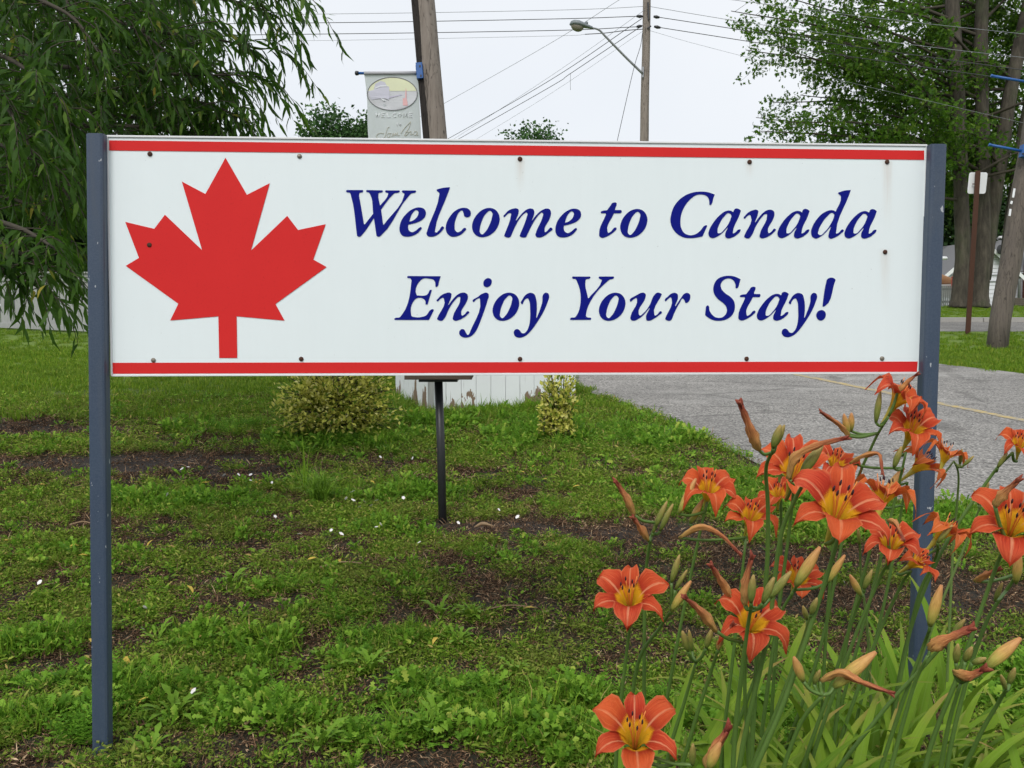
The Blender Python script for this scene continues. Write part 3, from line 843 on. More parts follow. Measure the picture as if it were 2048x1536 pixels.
def decal(name, pts, mat, off, sub=True):
    tris = tessellate_polygon([[Vector((x, y, 0)) for x, y in pts]])
    w = [ban(*pb(x, y), off) for x, y in pts]
    fl = []
    for t in tris:
        a, b, c = (np.array(pts[i]) for i in t)
        cr = (b[0] - a[0]) * (c[1] - a[1]) - (b[1] - a[1]) * (c[0] - a[0])
        fl.append(tuple(t) if cr < 0 else tuple(reversed(t)))
    return part(banner, name, w, fl, mat)
EC, EA, EB = (855, 610), 450, 298
def oval(a0, a1, n, ka=1.0):
    return [(EC[0] + EA * ka * math.cos(a), EC[1] + EB * ka * math.sin(a)) for a in np.linspace(a0, a1, n)]
M['pic_ground'] = simple('faded_print_grey', (0.55, 0.56, 0.57), (0.47, 0.48, 0.50), 8, 0.8)
M['pic_sky'] = simple('faded_print_lime', (0.64, 0.66, 0.42), (0.60, 0.62, 0.45), 6, 0.8)
M['pic_violet'] = simple('faded_print_violet', (0.53, 0.53, 0.59), (0.48, 0.48, 0.55), 6, 0.8)
M['pic_violet2'] = simple('faded_print_pale_violet', (0.46, 0.44, 0.53), None, 6, 0.8)
M['pic_red'] = simple('faded_print_red', (0.66, 0.34, 0.34), (0.62, 0.42, 0.41), 9, 0.8)
M['pic_dark'] = simple('faded_print_outline', (0.22, 0.22, 0.23), None, 6, 0.8)
M['pic_gold'] = simple('faded_print_gold', (0.50, 0.49, 0.40), (0.44, 0.44, 0.39), 12, 0.8)
M['pic_pale'] = simple('faded_print_white', (0.70, 0.72, 0.73), None, 6, 0.8)
decal('picture', oval(0, 2 * math.pi * 59 / 60, 60), M['pic_ground'], 0.006)
hz = 560
decal('picture_sky', [p for p in oval(math.pi + 0.17, 2 * math.pi - 0.17, 40)], M['pic_sky'], 0.009)
decal('picture_cloud', [(830, 470), (850, 400), (900, 400), (985, 440), (940, 490), (870, 500)], M['pic_pale'], 0.011)
decal('picture_shed', [(425, 560), (520, 540), (545, 430), (640, 375), (720, 400), (760, 470), (800, 490), (805, 640), (790, 720), (740, 700), (690, 690), (600, 700), (480, 720), (440, 660)], M['pic_violet'], 0.012)
decal('picture_roof', [(545, 500), (640, 460), (740, 460), (800, 480), (740, 478), (640, 480), (550, 520)], M['pic_pale'], 0.0145)
decal('picture_track', [(640, 690), (690, 700), (740, 735), (690, 735)], M['pic_pale'], 0.0145)
decal('picture_bank', [(800, 660), (1030, 620), (1030, 635), (800, 690)], M['pic_violet2'], 0.012)
decal('picture_buoy', [(1045, 690), (1085, 690), (1092, 560), (1100, 500), (1110, 560), (1112, 690), (1130, 770), (1130, 825), (1045, 820)], M['pic_red'], 0.012)
ring = [ban(*pb(x, y), 0.009) for x, y in oval(0, 2 * math.pi, 64)]
part(banner, 'picture_border', *tube(ring, 0.0065, 6, False), M['pic_dark'], True)
def stroke(pts, r_=0.006, mat='pic_gold', off=0.006, name='script_letter'):
    P = spline([ban(*pb(x, y), off) for x, y in pts], 5)
    part(banner, name, *tube(P, r_ * .6, 6), M[mat], True)
stroke([(800, 1210), (770, 1230), (750, 1290), (730, 1370), (690, 1415), (620, 1425), (570, 1390), (590, 1340), (650, 1320), (700, 1330)], 0.008)      # S
stroke([(790, 1320), (765, 1350), (775, 1400), (810, 1380), (815, 1335), (790, 1320), (840, 1325)], 0.007)                                          # o
stroke([(845, 1390), (870, 1320), (880, 1375), (915, 1315), (915, 1370), (950, 1310), (950, 1365), (985, 1355)], 0.007)                              # m
stroke([(1010, 1330), (1075, 1230), (1170, 1130), (1185, 1125), (1150, 1230), (1075, 1360), (1120, 1350), (1145, 1300), (1090, 1300)], 0.008)          # b
stroke([(1150, 1310), (1185, 1290), (1195, 1300), (1185, 1350), (1225, 1335)], 0.007)                                                                # r
stroke([(1300, 1290), (1255, 1295), (1240, 1345), (1275, 1360), (1310, 1300), (1300, 1360), (1325, 1350)], 0.007)                                    # a
def caps(chars, x0, y0, w, h, gap, r):
    L = {'W': [[(0, 0), (.25, 1), (.5, .3), (.75, 1), (1, 0)]], 'E': [[(1, 0), (0, 0), (0, 1), (1, 1)], [(0, .5), (.8, .5)]], 'L': [[(0, 0), (0, 1), (1, 1)]],
         'C': [[(1, .15), (.5, 0), (0, .5), (.5, 1), (1, .85)]], 'O': [[(.5, 0), (0, .5), (.5, 1), (1, .5), (.5, 0)]], 'M': [[(0, 1), (.1, 0), (.5, .8), (.9, 0), (1, 1)]], 'T': [[(0, 0), (1, 0)], [(.5, 0), (.5, 1)]]}
    for k, ch in enumerate(chars):
        g = Geo()
        for seg in L[ch]:
            g.add(tube([ban(*pb(x0 + k * (w + gap) + x * w, y0 + y * h), 0.004) for x, y in seg], r, 5))
        part(banner, 'letter', g.v, g.f, M['pic_pale'], True)
caps('WELCOME', 560, 960, 62, 75, 38, 0.006)
caps('TO', 930, 1150, 32, 45, 20, 0.005)

# far pole carrying the street lamp
D2 = 29.0
pC, pD = at_depth(1288.5, 290, D2), at_depth(1293.5, 0, D2)
d2 = nrm(pD - pC)
b2 = pC - d2 * ((pC[2] - float(base_height(pC[1]))) / d2[2])
t2 = pD + d2 * 1.5
pole2 = pole_obj('utility_pole', b2, t2, 0.165, 0.12, M['pole'], 'tall straight wooden pole holding the street lamp and wires', seed=5)
def p2(px, py, dd=0.0): return at_depth(px, py, D2 + dd)
for (x0, y0, x1, y1) in ((1273, 32.5, 1286, 33), (1273, 53.5, 1284, 52), (1307, 33, 1319, 35), (1308, 53, 1321, 55.5)):
    part(pole2, 'insulator', *tube([p2(x0, y0, -.1), p2((x0 + x1) / 2, (y0 + y1) / 2, -.1), p2(x1, y1, -.1)], [0.03, 0.055, 0.03], 10), M['black'], True)
part(pole2, 'bracket_plate', *beam(p2(1285.5, 155, -.15), p2(1286, 134, -.15), 0.06, 0.05, (0, 1, 0), 0.005), M['grey_metal'])
part(pole2, 'hardware', *beam(p2(1297, 40, -.16), p2(1296, 5, -.16), 0.05, 0.06, (0, 1, 0), 0.01), M['black'])
part(pole2, 'hardware', *beam(p2(1295, 57, -.16), p2(1302, 52, -.16), 0.05, 0.04, (0, 1, 0), 0.01), M['black'])
lamp = thing('street_lamp', p2(1284, 148, -.2), 'grey cobra-head street lamp on a long slanting arm', 'street lamp')
arm = spline([p2(1285, 147, -.18), p2(1250, 113, -.4), p2(1212, 74, -.7), p2(1198, 60, -.8), p2(1183, 55.5, -.9)], 6)
part(lamp, 'arm', *tube(arm, [0.04 - 0.012 * i / (len(arm) - 1) for i in range(len(arm))], 10), M['grey_metal'], True)
# head: a flattened teardrop shell with a bowl lens below
hx0, hx1 = p2(1139, 49, -.9), p2(1185, 55, -.9)
hd = hx1 - hx0
hl = np.linalg.norm(hd); hd = hd / hl
hu, hw, _ = frame_of(hd, (0, 0, 1))
prof = [(0.0, .02, .02, 0), (0.06, .10, .09, .02), (0.2, .165, .12, .04), (0.42, .185, .125, .04), (0.62, .15, .10, .02), (0.8, .10, .075, 0), (0.92, .07, .06, -.01), (1.0, .045, .045, -.01)]
v, f = [], []
for s_, rw, rh, up_ in prof:
    for q in range(14):
        t = 2 * math.pi * q / 14
        v.append(hx0 + hd * hl * s_ + hu * math.cos(t) * rw + np.array((0, 0, 1)) * (math.sin(t) * rh * (1 if math.sin(t) > 0 else .6) + up_))
for i in range(len(prof) - 1):
    for q in range(14):
        a, b = i * 14 + q, i * 14 + (q + 1) % 14
        f.append((a, b, b + 14, a + 14))
f += [tuple(range(13, -1, -1)), tuple(range(98, 112))]
hd_o = part(lamp, 'lamp_head', v, f, M['lamp_grey'], True)
v, f = [], []
lc = hx0 + hd * hl * 0.34 + np.array((0, 0, -0.02))
for j in range(6):
    ph = j / 5 * math.pi / 2
    for q in range(14):
        t = 2 * math.pi * q / 14
        v.append(lc + hd * math.cos(t) * .21 * math.cos(ph) + hu * math.sin(t) * .145 * math.cos(ph) + np.array((0, 0, -1)) * (.17 * math.sin(ph)))
for i in range(5):
    for q in range(14):
        a, b = i * 14 + q, i * 14 + (q + 1) % 14
        f.append((a, b, b + 14, a + 14))
part(hd_o, 'lens', v, f, M['lens'], True)
part(lamp, 'photocell', *tube([p2(1173, 48, -.9), p2(1173, 44, -.9)], 0.05, 8), M['lamp_grey'], True)

# wires: (photograph points, depths, radius, colour, label)
def wire(pts, ds, r, mat, label, name='overhead_wire'):
    P = spline([at_depth(x, y, d) for (x, y), d in zip(pts, ds)], 10)
    mid = P[len(P) // 2]
    solo(name, *tube(P, r * .78, 5, True), M[mat], label, 'wire', 'overhead wires on the lamp pole', True, None, mid)
wire([(-500, 10), (100, 30), (645, 28), (1100, 20.5), (1275, 13.5), (1292, 10)], [34, 32, 31, 29.5, 29, 29], 0.010, 'wire_grey', 'topmost thin wire running left from the lamp pole')
wire([(-500, 40), (100, 48), (645, 45.5), (1100, 38), (1274, 32.5)], [34, 32, 31, 29.5, 29], 0.016, 'rubber', 'second black wire running left from the lamp pole')
wire([(-500, 64), (100, 72), (645, 68), (1100, 61), (1274, 53.5)], [34, 32, 31, 29.5, 29], 0.016, 'rubber', 'third black wire running left, just behind the lamp head')
wire([(-500, 90), (100, 86), (645, 81), (1100, 72), (1172, 68.5)], [34, 32, 31, 29.5, 29.2], 0.007, 'wire_grey', 'lowest faint wire running left behind the lamp arm')
wire([(1170, 68.5), (1210, 66), (1250, 61), (1288, 58)], [29.2, 29.1, 29, 29], 0.018, 'rubber', 'short thick cable end joining the lamp pole below the lamp head')
wire([(1294, 12), (1335, 19), (1400, 30), (1520, 49), (1780, 84), (2048, 115), (2600, 170)], [29, 28.6, 28, 27, 25, 23, 20], 0.010, 'wire_grey', 'thin upper wire running right from the lamp pole into the maple')
wire([(1318, 34.5), (1400, 47), (1549, 70), (1800, 106), (2048, 140), (2600, 208)], [29, 28, 27, 25, 23, 20], 0.015, 'rubber', 'middle black wire running right from the lamp pole')
wire([(1320, 55), (1400, 67.5), (1637, 104), (2048, 162), (2600, 235)], [29, 28, 26.5, 23, 20], 0.015, 'rubber', 'lower black wire running right from the lamp pole')
wire([(1299, 61), (1400, 90), (1634, 149), (2048, 246), (2600, 370)], [29, 28, 26.5, 23, 20], 0.006, 'wire_grey', 'faint lowest wire running right and down from the lamp pole')
wire([(1297, -22), (1400, -9), (1685, 28), (2048, 68), (2600, 122)], [29, 28, 26, 23, 20], 0.010, 'wire_grey', 'wire crossing the top of the maple crown')
wire([(1288, 20), (1268, 35), (1100, 153), (900, 283), (800, 345)], [29, 29.2, 34, 42, 47], 0.007, 'wire_grey', 'faint uppermost wire slanting down left to the banner pole')
wire([(1284, 37), (1100, 160.5), (897, 277), (780, 340)], [29, 34, 42, 47], 0.015, 'rubber', 'upper black wire slanting down left behind the sign')
wire([(1285, 51), (1141, 147), (1100, 174), (905, 285), (800, 345)], [29, 33, 34, 42, 47], 0.015, 'rubber', 'lower black wire slanting down left, with a short hanging end')
wire([(1286, 62), (1100, 188), (940, 286), (830, 350)], [29, 34, 42, 47], 0.006, 'wire_grey', 'faint lowest wire slanting down left behind the sign')
wire([(1141, 147.5), (1140.8, 165), (1141, 180)], [33, 33, 33], 0.010, 'wire_grey', 'short loose wire end hanging straight down in the sky')
wire([(1300, -40), (1238, 0), (1100, 87), (888, 207), (780, 265)], [27, 28.5, 31, 36, 39], 0.009, 'wire_grey', 'thin wire crossing the sky behind the lamp head down to the banner pole')
wire([(1285, 66), (1281, 92), (1270, 128), (1256, 186), (1233, 289), (1215, 375)], [28.9, 28.8, 28.6, 28.3, 27.8, 27.4], 0.013, 'rubber', 'black drop cable hanging from the lamp pole down behind the sign')

# right-hand leaning pole with bare blue banner arms
q0, q1 = on_ground(1997, 698), None
D3 = float(np.dot(q0 - CAM, FWD))
pE = at_depth(2033, 450, D3); pF = at_depth(2058, 300, D3)
d3 = nrm(pF - pE)
q0 = pE - d3 * ((pE[2] - float(base_height(pE[1]))) / d3[2])
t3 = pE + d3 * 5.5
pole3 = pole_obj('utility_pole', q0, t3, 0.185, 0.165, M['pole_dark'], 'dark leaning wooden pole on the grass island at the right edge', seed=9)
for (a, b) in (((2029, 377), (2026, 395)), ((2024, 402), (2022, 408)), ((2021, 418), (2019, 432))):
    part(pole3, 'tag', *beam(at_depth(*a, D3 - .2), at_depth(*b, D3 - .2), 0.035, 0.012, (0, 1, 0)), M['white'])
for y0, x0, xe, y1 in ((152, 1985, 2078, 168), (290, 1981, 2048, 303)):
    low = y0 == 290
    root = thing('banner_arm', at_depth(xe, y1, D3 - .2), 'bare blue banner arm with bracket low on the right leaning pole' if low else 'bare blue banner arm high on the right leaning pole, before the maple', 'banner arm')
    part(root, 'rod', *tube([at_depth(x0, y0, D3 - .25), at_depth(xe, y1, D3 - .2)], 0.024, 10), M['bright_blue'], True)
    part(root, 'end_cap', *tube([at_depth(x0 - 3, y0 - .6, D3 - .25), at_depth(x0, y0, D3 - .25)], 0.03, 10), M['bright_blue'], True)
    part(root, 'bracket', *beam(at_depth(xe - 1, y1 + 12, D3 - .22), at_depth(xe + 2, y1 - 12, D3 - .22), 0.13, 0.12, (0, 1, 0), 0.01), M['bright_blue'])
    part(root, 'bolt', *beam(at_depth(xe - 1, y1 + 6, D3 - .30), at_depth(xe - 1, y1 + 3, D3 - .30), 0.03, 0.03, (0, 1, 0)), M['black'])

# rusty street-sign post seen from behind
rp = on_ground(1935, 669)
DR = float(np.dot(rp - CAM, FWD))
sp = thing('street_sign', rp, 'leaning rusty post with the blank white back of a small street sign', 'street sign')
part(sp, 'post', *beam(rp - np.array((0, 0, .2)), at_depth(1956, 342, DR), 0.105, 0.05, (0, 1, 0), 0.01), M['rust'])
c0 = at_depth(1955, 366, DR + 0.09)
w_, h_ = 0.205, 0.235
rr = 0.05
pl = []
for cx_, cz_, a0 in ((w_ - rr, h_ - rr, 0), (-w_ + rr, h_ - rr, 90), (-w_ + rr, -h_ + rr, 180), (w_ - rr, -h_ + rr, 270)):
    for k in range(5):
        a = math.radians(a0 + k * 22.5)
        pl.append((cx_ + rr * math.cos(a), cz_ + rr * math.sin(a)))
n = len(pl)
v = [c0 + np.array((x + 0.06 * z, 0, z)) for x, z in pl] + [c0 + np.array((x + 0.06 * z, 0.006, z)) for x, z in pl]
part(sp, 'sign_plate', v, [tuple(range(n)), tuple(range(2 * n - 1, n - 1, -1))] + [(i, n + i, n + (i + 1) % n, (i + 1) % n) for i in range(n)], M['white'])
part(sp, 'bolt', *beam(at_depth(1951, 368, DR - .0), at_depth(1945, 368, DR + .06), 0.02, 0.02, (0, 0, 1)), M['rust'])

# ================================================================== FENCE, WHITE BOARD BOX, PEDESTAL
fa, fb = on_ground(-420, 640), on_ground(215, 668)
fdir = nrm(np.array((fb[0] - fa[0], fb[1] - fa[1], 0)))
flen = float(np.linalg.norm((fb - fa)[:2])) + 6.0
fence = thing('board_fence', fb, 'old white board fence with cap rail behind the willow', 'fence')
nb = int(flen / 0.5)
fn = np.array((fdir[1], -fdir[0], 0))
fstart = fa.copy()
def fpt(s, h, o=0.0):
    p = fstart + fdir * s + fn * o
    p[2] = float(base_height(p[1])) + h
    return p
FH = 1.38
for i in range(nb):
    a, b = fpt(i * 0.5 + 0.012, 0.06), fpt(i * 0.5 + 0.49, 0.06)
    mid = (a + b) / 2
    part(fence, 'board', *beam(mid, mid + np.array((0, 0, FH - .14)), 0.462, 0.022, fn, 0.003), M['whitefence'])
for i in range(0, nb, 5):
    p = fpt(i * 0.5, -0.1, 0.0)
    part(fence, 'post', *beam(p + fn * .05, p + fn * .05 + np.array((0, 0, FH + .08)), 0.10, 0.10, fn, 0.006), M['whitefence'])
for h, w, t in ((FH - .02, 0.16, 0.035), (FH - .07, 0.10, 0.07), (0.10, 0.12, 0.05), (FH - .18, 0.09, 0.05)):
    a, b = fpt(0, h, 0.02), fpt(nb * .5, h, 0.02)
    part(fence, 'rail', *beam(a, b, w if h == FH - .02 else t, t if h == FH - .02 else w, (0, 0, 1), 0.004), M['whitefence'])

bc = on_ground(861, 836)            # near corner of the white box
yaw = math.radians(23)
ux = np.array((math.cos(yaw), math.sin(yaw), 0)); uy = np.array((-math.sin(yaw), math.cos(yaw), 0))
boxt = thing('board_box', bc, 'white painted box of upright boards with peeling paint, behind the sign', 'planter box')
BH = 1.0
def wear_board(base, w, direction, nrm_, h=BH, amt=0.0):
    v, f = beam(base, base + np.array((0, 0, h)), w, 0.02, nrm_, 0.002)
    # split lengthwise into rows so that the wear can be strongest near the ground
    rows = 8
    v0, v1 = np.array(v[:12]), np.array(v[12:])
    vv = [v0 + (v1 - v0) * (j / rows) for j in range(rows + 1)]
    f = [(j * 12 + k, j * 12 + (k + 1) % 12, (j + 1) * 12 + (k + 1) % 12, (j + 1) * 12 + k) for j in range(rows) for k in range(12)]
    f += [tuple(range(11, -1, -1)), tuple(range(rows * 12, rows * 12 + 12))]
    o = part(boxt, 'board', np.concatenate(vv), f, M['whitewood'])
    wv = np.repeat([max(0, 0.26 - 0.55 * j / rows) + amt for j in range(rows + 1)], 12)
    attr(o.data, 'wear', wv)
rb = random.Random(4)
for i in range(10):
    p = bc + ux * (0.085 + i * 0.168) - np.array((0, 0, 0.08))
    p[2] = float(base_height(p[1])) - 0.05
    wear_board(p, 0.163, ux, -uy, BH + rb.uniform(-.01, .01), rb.uniform(-.10, .06) + (0.13 if i in (1, 2, 6) else 0))
for i in range(8):
    p = bc + uy * (0.085 + i * 0.168) + ux * 0.012
    p[2] = float(base_height(p[1])) - 0.05
    wear_board(p, 0.155, uy, -ux, BH + rb.uniform(-.01, .01), rb.uniform(-.06, .08))
for i in range(8):
    p = bc + uy * (0.085 + i * 0.168) + ux * 1.665
    p[2] = float(base_height(p[1])) - 0.05
    wear_board(p, 0.155, uy, ux, BH, 0.0)
cz = np.array((0, 0, BH))
part(boxt, 'corner_post', *beam(bc + ux * .0 - uy * .016, bc + cz - uy * .016, 0.05, 0.05, -uy, 0.004), M['whitefence'])
part(boxt, 'top_cap', *box(bc + ux * .84 + uy * .67 + cz * 1.03, (1.78, 1.44, 0.04), yaw), M['whitefence'])

pd = on_ground(886, 1048)
DP = float(np.dot(pd - CAM, FWD))
ped = thing('pedestal_stand', pd, 'thin black pedestal with a weathered board on top, below the sign', 'pedestal')
ptop = at_depth(877, 762, DP)
part(ped, 'pole', *tube([pd - np.array((0, 0, .15)), pd + (ptop - pd) * .5 + np.array((.002, 0, 0)), ptop], 0.0255, 14), M['black'], True)
def slab(name, c, sx, sy, sz, m, bev=.004):
    a = c - np.array((sx / 2, 0, 0)); b = c + np.array((sx / 2, 0, 0))
    part(ped, name, *beam(a, b, sz, sy, (0, 1, 0), bev), m)
slab('plate', ptop + np.array((.005, 0, .012)), 0.235, 0.20, 0.02, M['black'])
for k in range(4):
    slab('tray_board', ptop + np.array((.015 + .008 * (k % 2), -.165 + k * .11, .038 + .003 * (k % 2))), 0.40 - .012 * (k % 3), 0.105, 0.024, M['board'])
slab('tray_lip', ptop + np.array((.015, -.22, .05)), 0.39, 0.02, 0.045, M['board'])
slab('tray_lip', ptop + np.array((.015, .22, .05)), 0.39, 0.02, 0.045, M['board'])

# ================================================================== HOUSES AND YARD ACROSS THE ROAD
DH = 55.0
def hp(px, py, dd=0.0): return at_depth(px, py, DH + dd)
g0 = 1.45
house = thing('house', (hp(1958, 606)[0], hp(1958, 606)[1], g0), 'small white gabled house with grey roof behind the maple trunks', 'house')
xl_, xr_ = hp(1893, 560)[0], hp(2028, 560)[0]
xm = (xl_ + xr_) / 2
yf = hp(1958, 560)[1]
ze = hp(1958, 545)[2]; zr = hp(1958, 486)[2]
dep = 7.0
# front wall made of clapboards, each its own course
courses = 15
for i in range(courses):
    z0 = g0 + (zr - g0) * i / courses; z1 = g0 + (zr - g0) * (i + 1) / courses - 0.01
    def half(z):
        return (xr_ - xl_) / 2 if z <= ze else max(0.02, (xr_ - xl_) / 2 * (zr - z) / (zr - ze))
    h0, h1 = half(z0), half(z1)
    v = [(xm - h0, yf - .03, z0), (xm + h0, yf - .03, z0), (xm + h1, yf, z1), (xm - h1, yf, z1), (xm - h0, yf + .05, z0), (xm + h0, yf + .05, z0), (xm + h1, yf + .05, z1), (xm - h1, yf + .05, z1)]
    part(house, 'siding_board', v, [(0,1,2,3),(7,6,5,4),(0,4,5,1),(1,5,6,2),(2,6,7,3),(3,7,4,0)], M['siding'])
part(house, 'wall', *box((xm, yf + .06 + dep / 2, (g0 + ze) / 2), (xr_ - xl_ - .05, dep, ze - g0)), M['siding'])
for s in (-1, 1):
    ex = xm + s * ((xr_ - xl_) / 2 + 0.45)
    ez = ze - 0.45 * (zr - ze) / ((xr_ - xl_) / 2)
    a = [(xm, yf - .4, zr + .02), (ex, yf - .4, ez + .02), (ex, yf + dep, ez + .02), (xm, yf + dep, zr + .02)]
    b = [(x, y, z + .09) for x, y, z in a]
    part(house, 'roof', a + b, [(0,1,2,3),(7,6,5,4),(0,4,5,1),(1,5,6,2),(2,6,7,3),(3,7,4,0)], M['shingle'])
    part(house, 'barge_board', *beam((xm, yf - .42, zr - .03), (ex, yf - .42, ez - .03), 0.2, 0.04, (0, 1, 0)), M['white'])
for yy in (550, 563):
    part(house, 'trim_band', *box((xm, yf - .05, hp(1958, yy)[2]), (xr_ - xl_, .04, .05)), M['grey_metal'])
# satellite dish on the gable
dc = hp(2001, 499, -.8)
v = [dc + np.array((math.cos(t) * r * .24, -.05 * (1 - r * r), math.sin(t) * r * .3)) for r in (0.02, .5, 1.0) for t in np.linspace(0, 2 * math.pi, 15)[:-1]]
f = [(i * 14 + q, i * 14 + (q + 1) % 14, (i + 1) * 14 + (q + 1) % 14, (i + 1) * 14 + q) for i in range(2) for q in range(14)]
dish = part(house, 'satellite_dish', v, f, M['black'], True)
part(dish, 'dish_arm', *tube([dc + np.array((0, 0, -.1)), hp(2006, 520, -.3)], .03, 6), M['black'], True)
# the larger wing behind, its roof and the wall at the right edge
wing = thing('house', (hp(2060, 606, 6)[0], hp(2060, 606, 6)[1], g0), 'larger grey-roofed white house wing at the right edge, brick beside it', 'house')
def wp(px, py, dd=6.0): return at_depth(px, py, DH + dd)
a0, a1 = wp(1978, 479), wp(2150, 479)
e0, e1 = wp(1972, 545, 2.8), wp(2150, 545, 2.8)
v = [a0, a1, e1, e0] + [p + np.array((0, 0, .1)) for p in (a0, a1, e1, e0)]
part(wing, 'roof', v, [(0,1,2,3),(7,6,5,4),(0,4,5,1),(1,5,6,2),(2,6,7,3),(3,7,4,0)], M['shingle'])
wl_, wr_ = wp(2020, 560, 3.2), wp(2150, 560, 3.2)
for i in range(12):
    z0 = g0 + (e0[2] - g0) * i / 12; z1 = g0 + (e0[2] - g0) * (i + 1) / 12 - .012
    v = [(wl_[0], wl_[1] - .03, z0), (wr_[0], wl_[1] - .03, z0), (wr_[0], wl_[1], z1), (wl_[0], wl_[1], z1), (wl_[0], wl_[1] + .05, z0), (wr_[0], wl_[1] + .05, z0), (wr_[0], wl_[1] + .05, z1), (wl_[0], wl_[1] + .05, z1)]
    part(wing, 'siding_board', v, [(0,1,2,3),(7,6,5,4),(0,4,5,1),(1,5,6,2),(2,6,7,3),(3,7,4,0)], M['siding'])
part(wing, 'wall', *box(((wl_[0] + wr_[0]) / 2, wl_[1] + 2.0, (g0 + e0[2]) / 2), (wr_[0] - wl_[0] - .05, 3.8, e0[2] - g0)), M['siding'])
part(wing, 'chimney', *box(wp(2060, 545, 2.5) + np.array((.2, 0, .2)), (0.95, .5, 5.2)), M['brick'])
part(wing, 'downspout', *tube([wp(2040, 487, 2.6), wp(2038, 600, 2.6)], .09, 8), M['grey_metal'], True)
vc = wp(2003, 475.5)
v = [vc + np.array((math.cos(t) * math.cos(p) * .27, math.sin(t) * math.cos(p) * .2, math.sin(p) * .13)) for p in np.linspace(-1.2, 1.2, 7) for t in np.linspace(0, 2 * math.pi, 13)[:-1]]
f = [(i * 12 + q, i * 12 + (q + 1) % 12, (i + 1) * 12 + (q + 1) % 12, (i + 1) * 12 + q) for i in range(6) for q in range(12)]
vent = part(wing, 'roof_vent', v, f, M['white'], True)
part(vent, 'vent_stem', *tube([vc - np.array((0, 0, .3)), vc], .07, 8), M['grey_metal'], True)
# picket fence, bin, covered pile, dark crate, lamp
pf0, pf1 = at_depth(1800, 611, 41), at_depth(1921, 611, 41)
pk = thing('picket_fence', (pf1[0], pf1[1], g0), 'short white picket fence left of the maple trunks', 'fence')
npk = 30
for i in range(npk):
    p = pf0 + (pf1 - pf0) * ((i + .5) / npk)
    p = np.array((p[0], p[1], g0 - .05))
    part(pk, 'picket', *beam(p, p + np.array((0, 0, .98)), 0.07, .025, (0, 1, 0), .008), M['whitefence'])
for h in (.2, .78):
    part(pk, 'rail', *beam((pf0[0], pf0[1] + .035, g0 + h), (pf1[0], pf1[1] + .035, g0 + h), .09, .035, (0, 1, 0)), M['whitefence'])
def lathe(c, prof, n=16):
    v = [np.array(c) + np.array((math.cos(2 * math.pi * q / n) * r, math.sin(2 * math.pi * q / n) * r, z)) for r, z in prof for q in range(n)]
    f = [(i * n + q, i * n + (q + 1) % n, (i + 1) * n + (q + 1) % n, (i + 1) * n + q) for i in range(len(prof) - 1) for q in range(n)]
    f += [tuple(range(n - 1, -1, -1)), tuple(range((len(prof) - 1) * n, len(prof) * n))]
    return v, f
bn = at_depth(1913, 600, 43); bn[2] = g0
binr = thing('red_bin', bn, 'bright red plastic drum beside the left maple trunk', 'bin')
part(binr, 'drum', *lathe(bn, [(.22, 0), (.25, .25), (.24, .6), (.26, 1.0), (.26, 1.32), (.22, 1.36)]), M['orange_plastic'], True)
part(binr, 'lid', *lathe(bn + np.array((0, 0, 1.362)), [(.27, 0), (.27, .05), (.2, .09)]), M['orange_plastic'], True)
cp = at_depth(1880, 600, 44); cp[2] = g0
pile = thing('covered_trailer', cp, 'low white trailer box with tan cover behind the picket fence', 'trailer')
part(pile, 'box', *box(cp + np.array((0, 0, .75)), (1.5, 1.0, .62)), M['white'])
part(pile, 'cover', *tube([cp + np.array((-.75, 0, 1.22)), cp + np.array((0, 0, 1.32)), cp + np.array((.7, 0, 1.2))], [.2, .26, .12], 10), M['tan'], True)
for s in (-.5, .5):
    part(pile, 'wheel', *tube([cp + np.array((s, -.55, .25)), cp + np.array((s, -.42, .25))], .25, 14), M['black'], True)
yl = at_depth(1870, 600, 47); yl[2] = g0
yard = thing('yard_lamp', yl, 'white rounded yard lamp beside the right sign post', 'lamp')
part(yard, 'pole', *tube([yl, yl + np.array((0, 0, 2.5)), at_depth(1872, 520, 47)], .05, 8), M['grey_metal'], True)
lp0, lp1 = at_depth(1870, 517, 47), at_depth(1895, 516, 47)
part(yard, 'lamp_head', *tube([lp0, lp0 + (lp1 - lp0) * .1, lp0 + (lp1 - lp0) * .9, lp1], [.05, .1, .085, .03], 12), M['white'], True)
ck = at_depth(2030, 607, 50); ck[2] = g0
crate = thing('dark_crate', ck, 'low dark wooden crate at the foot of the white house wall', 'crate')
for k in range(4):
    part(crate, 'slat', *box(ck + np.array((0, -.3, .08 + k * .11)), (.8, .03, .09)), M['pole_dark'])
part(crate, 'crate_body', *box(ck + np.array((0, 0, .2)), (.78, .56, .4)), M['pole_dark'])

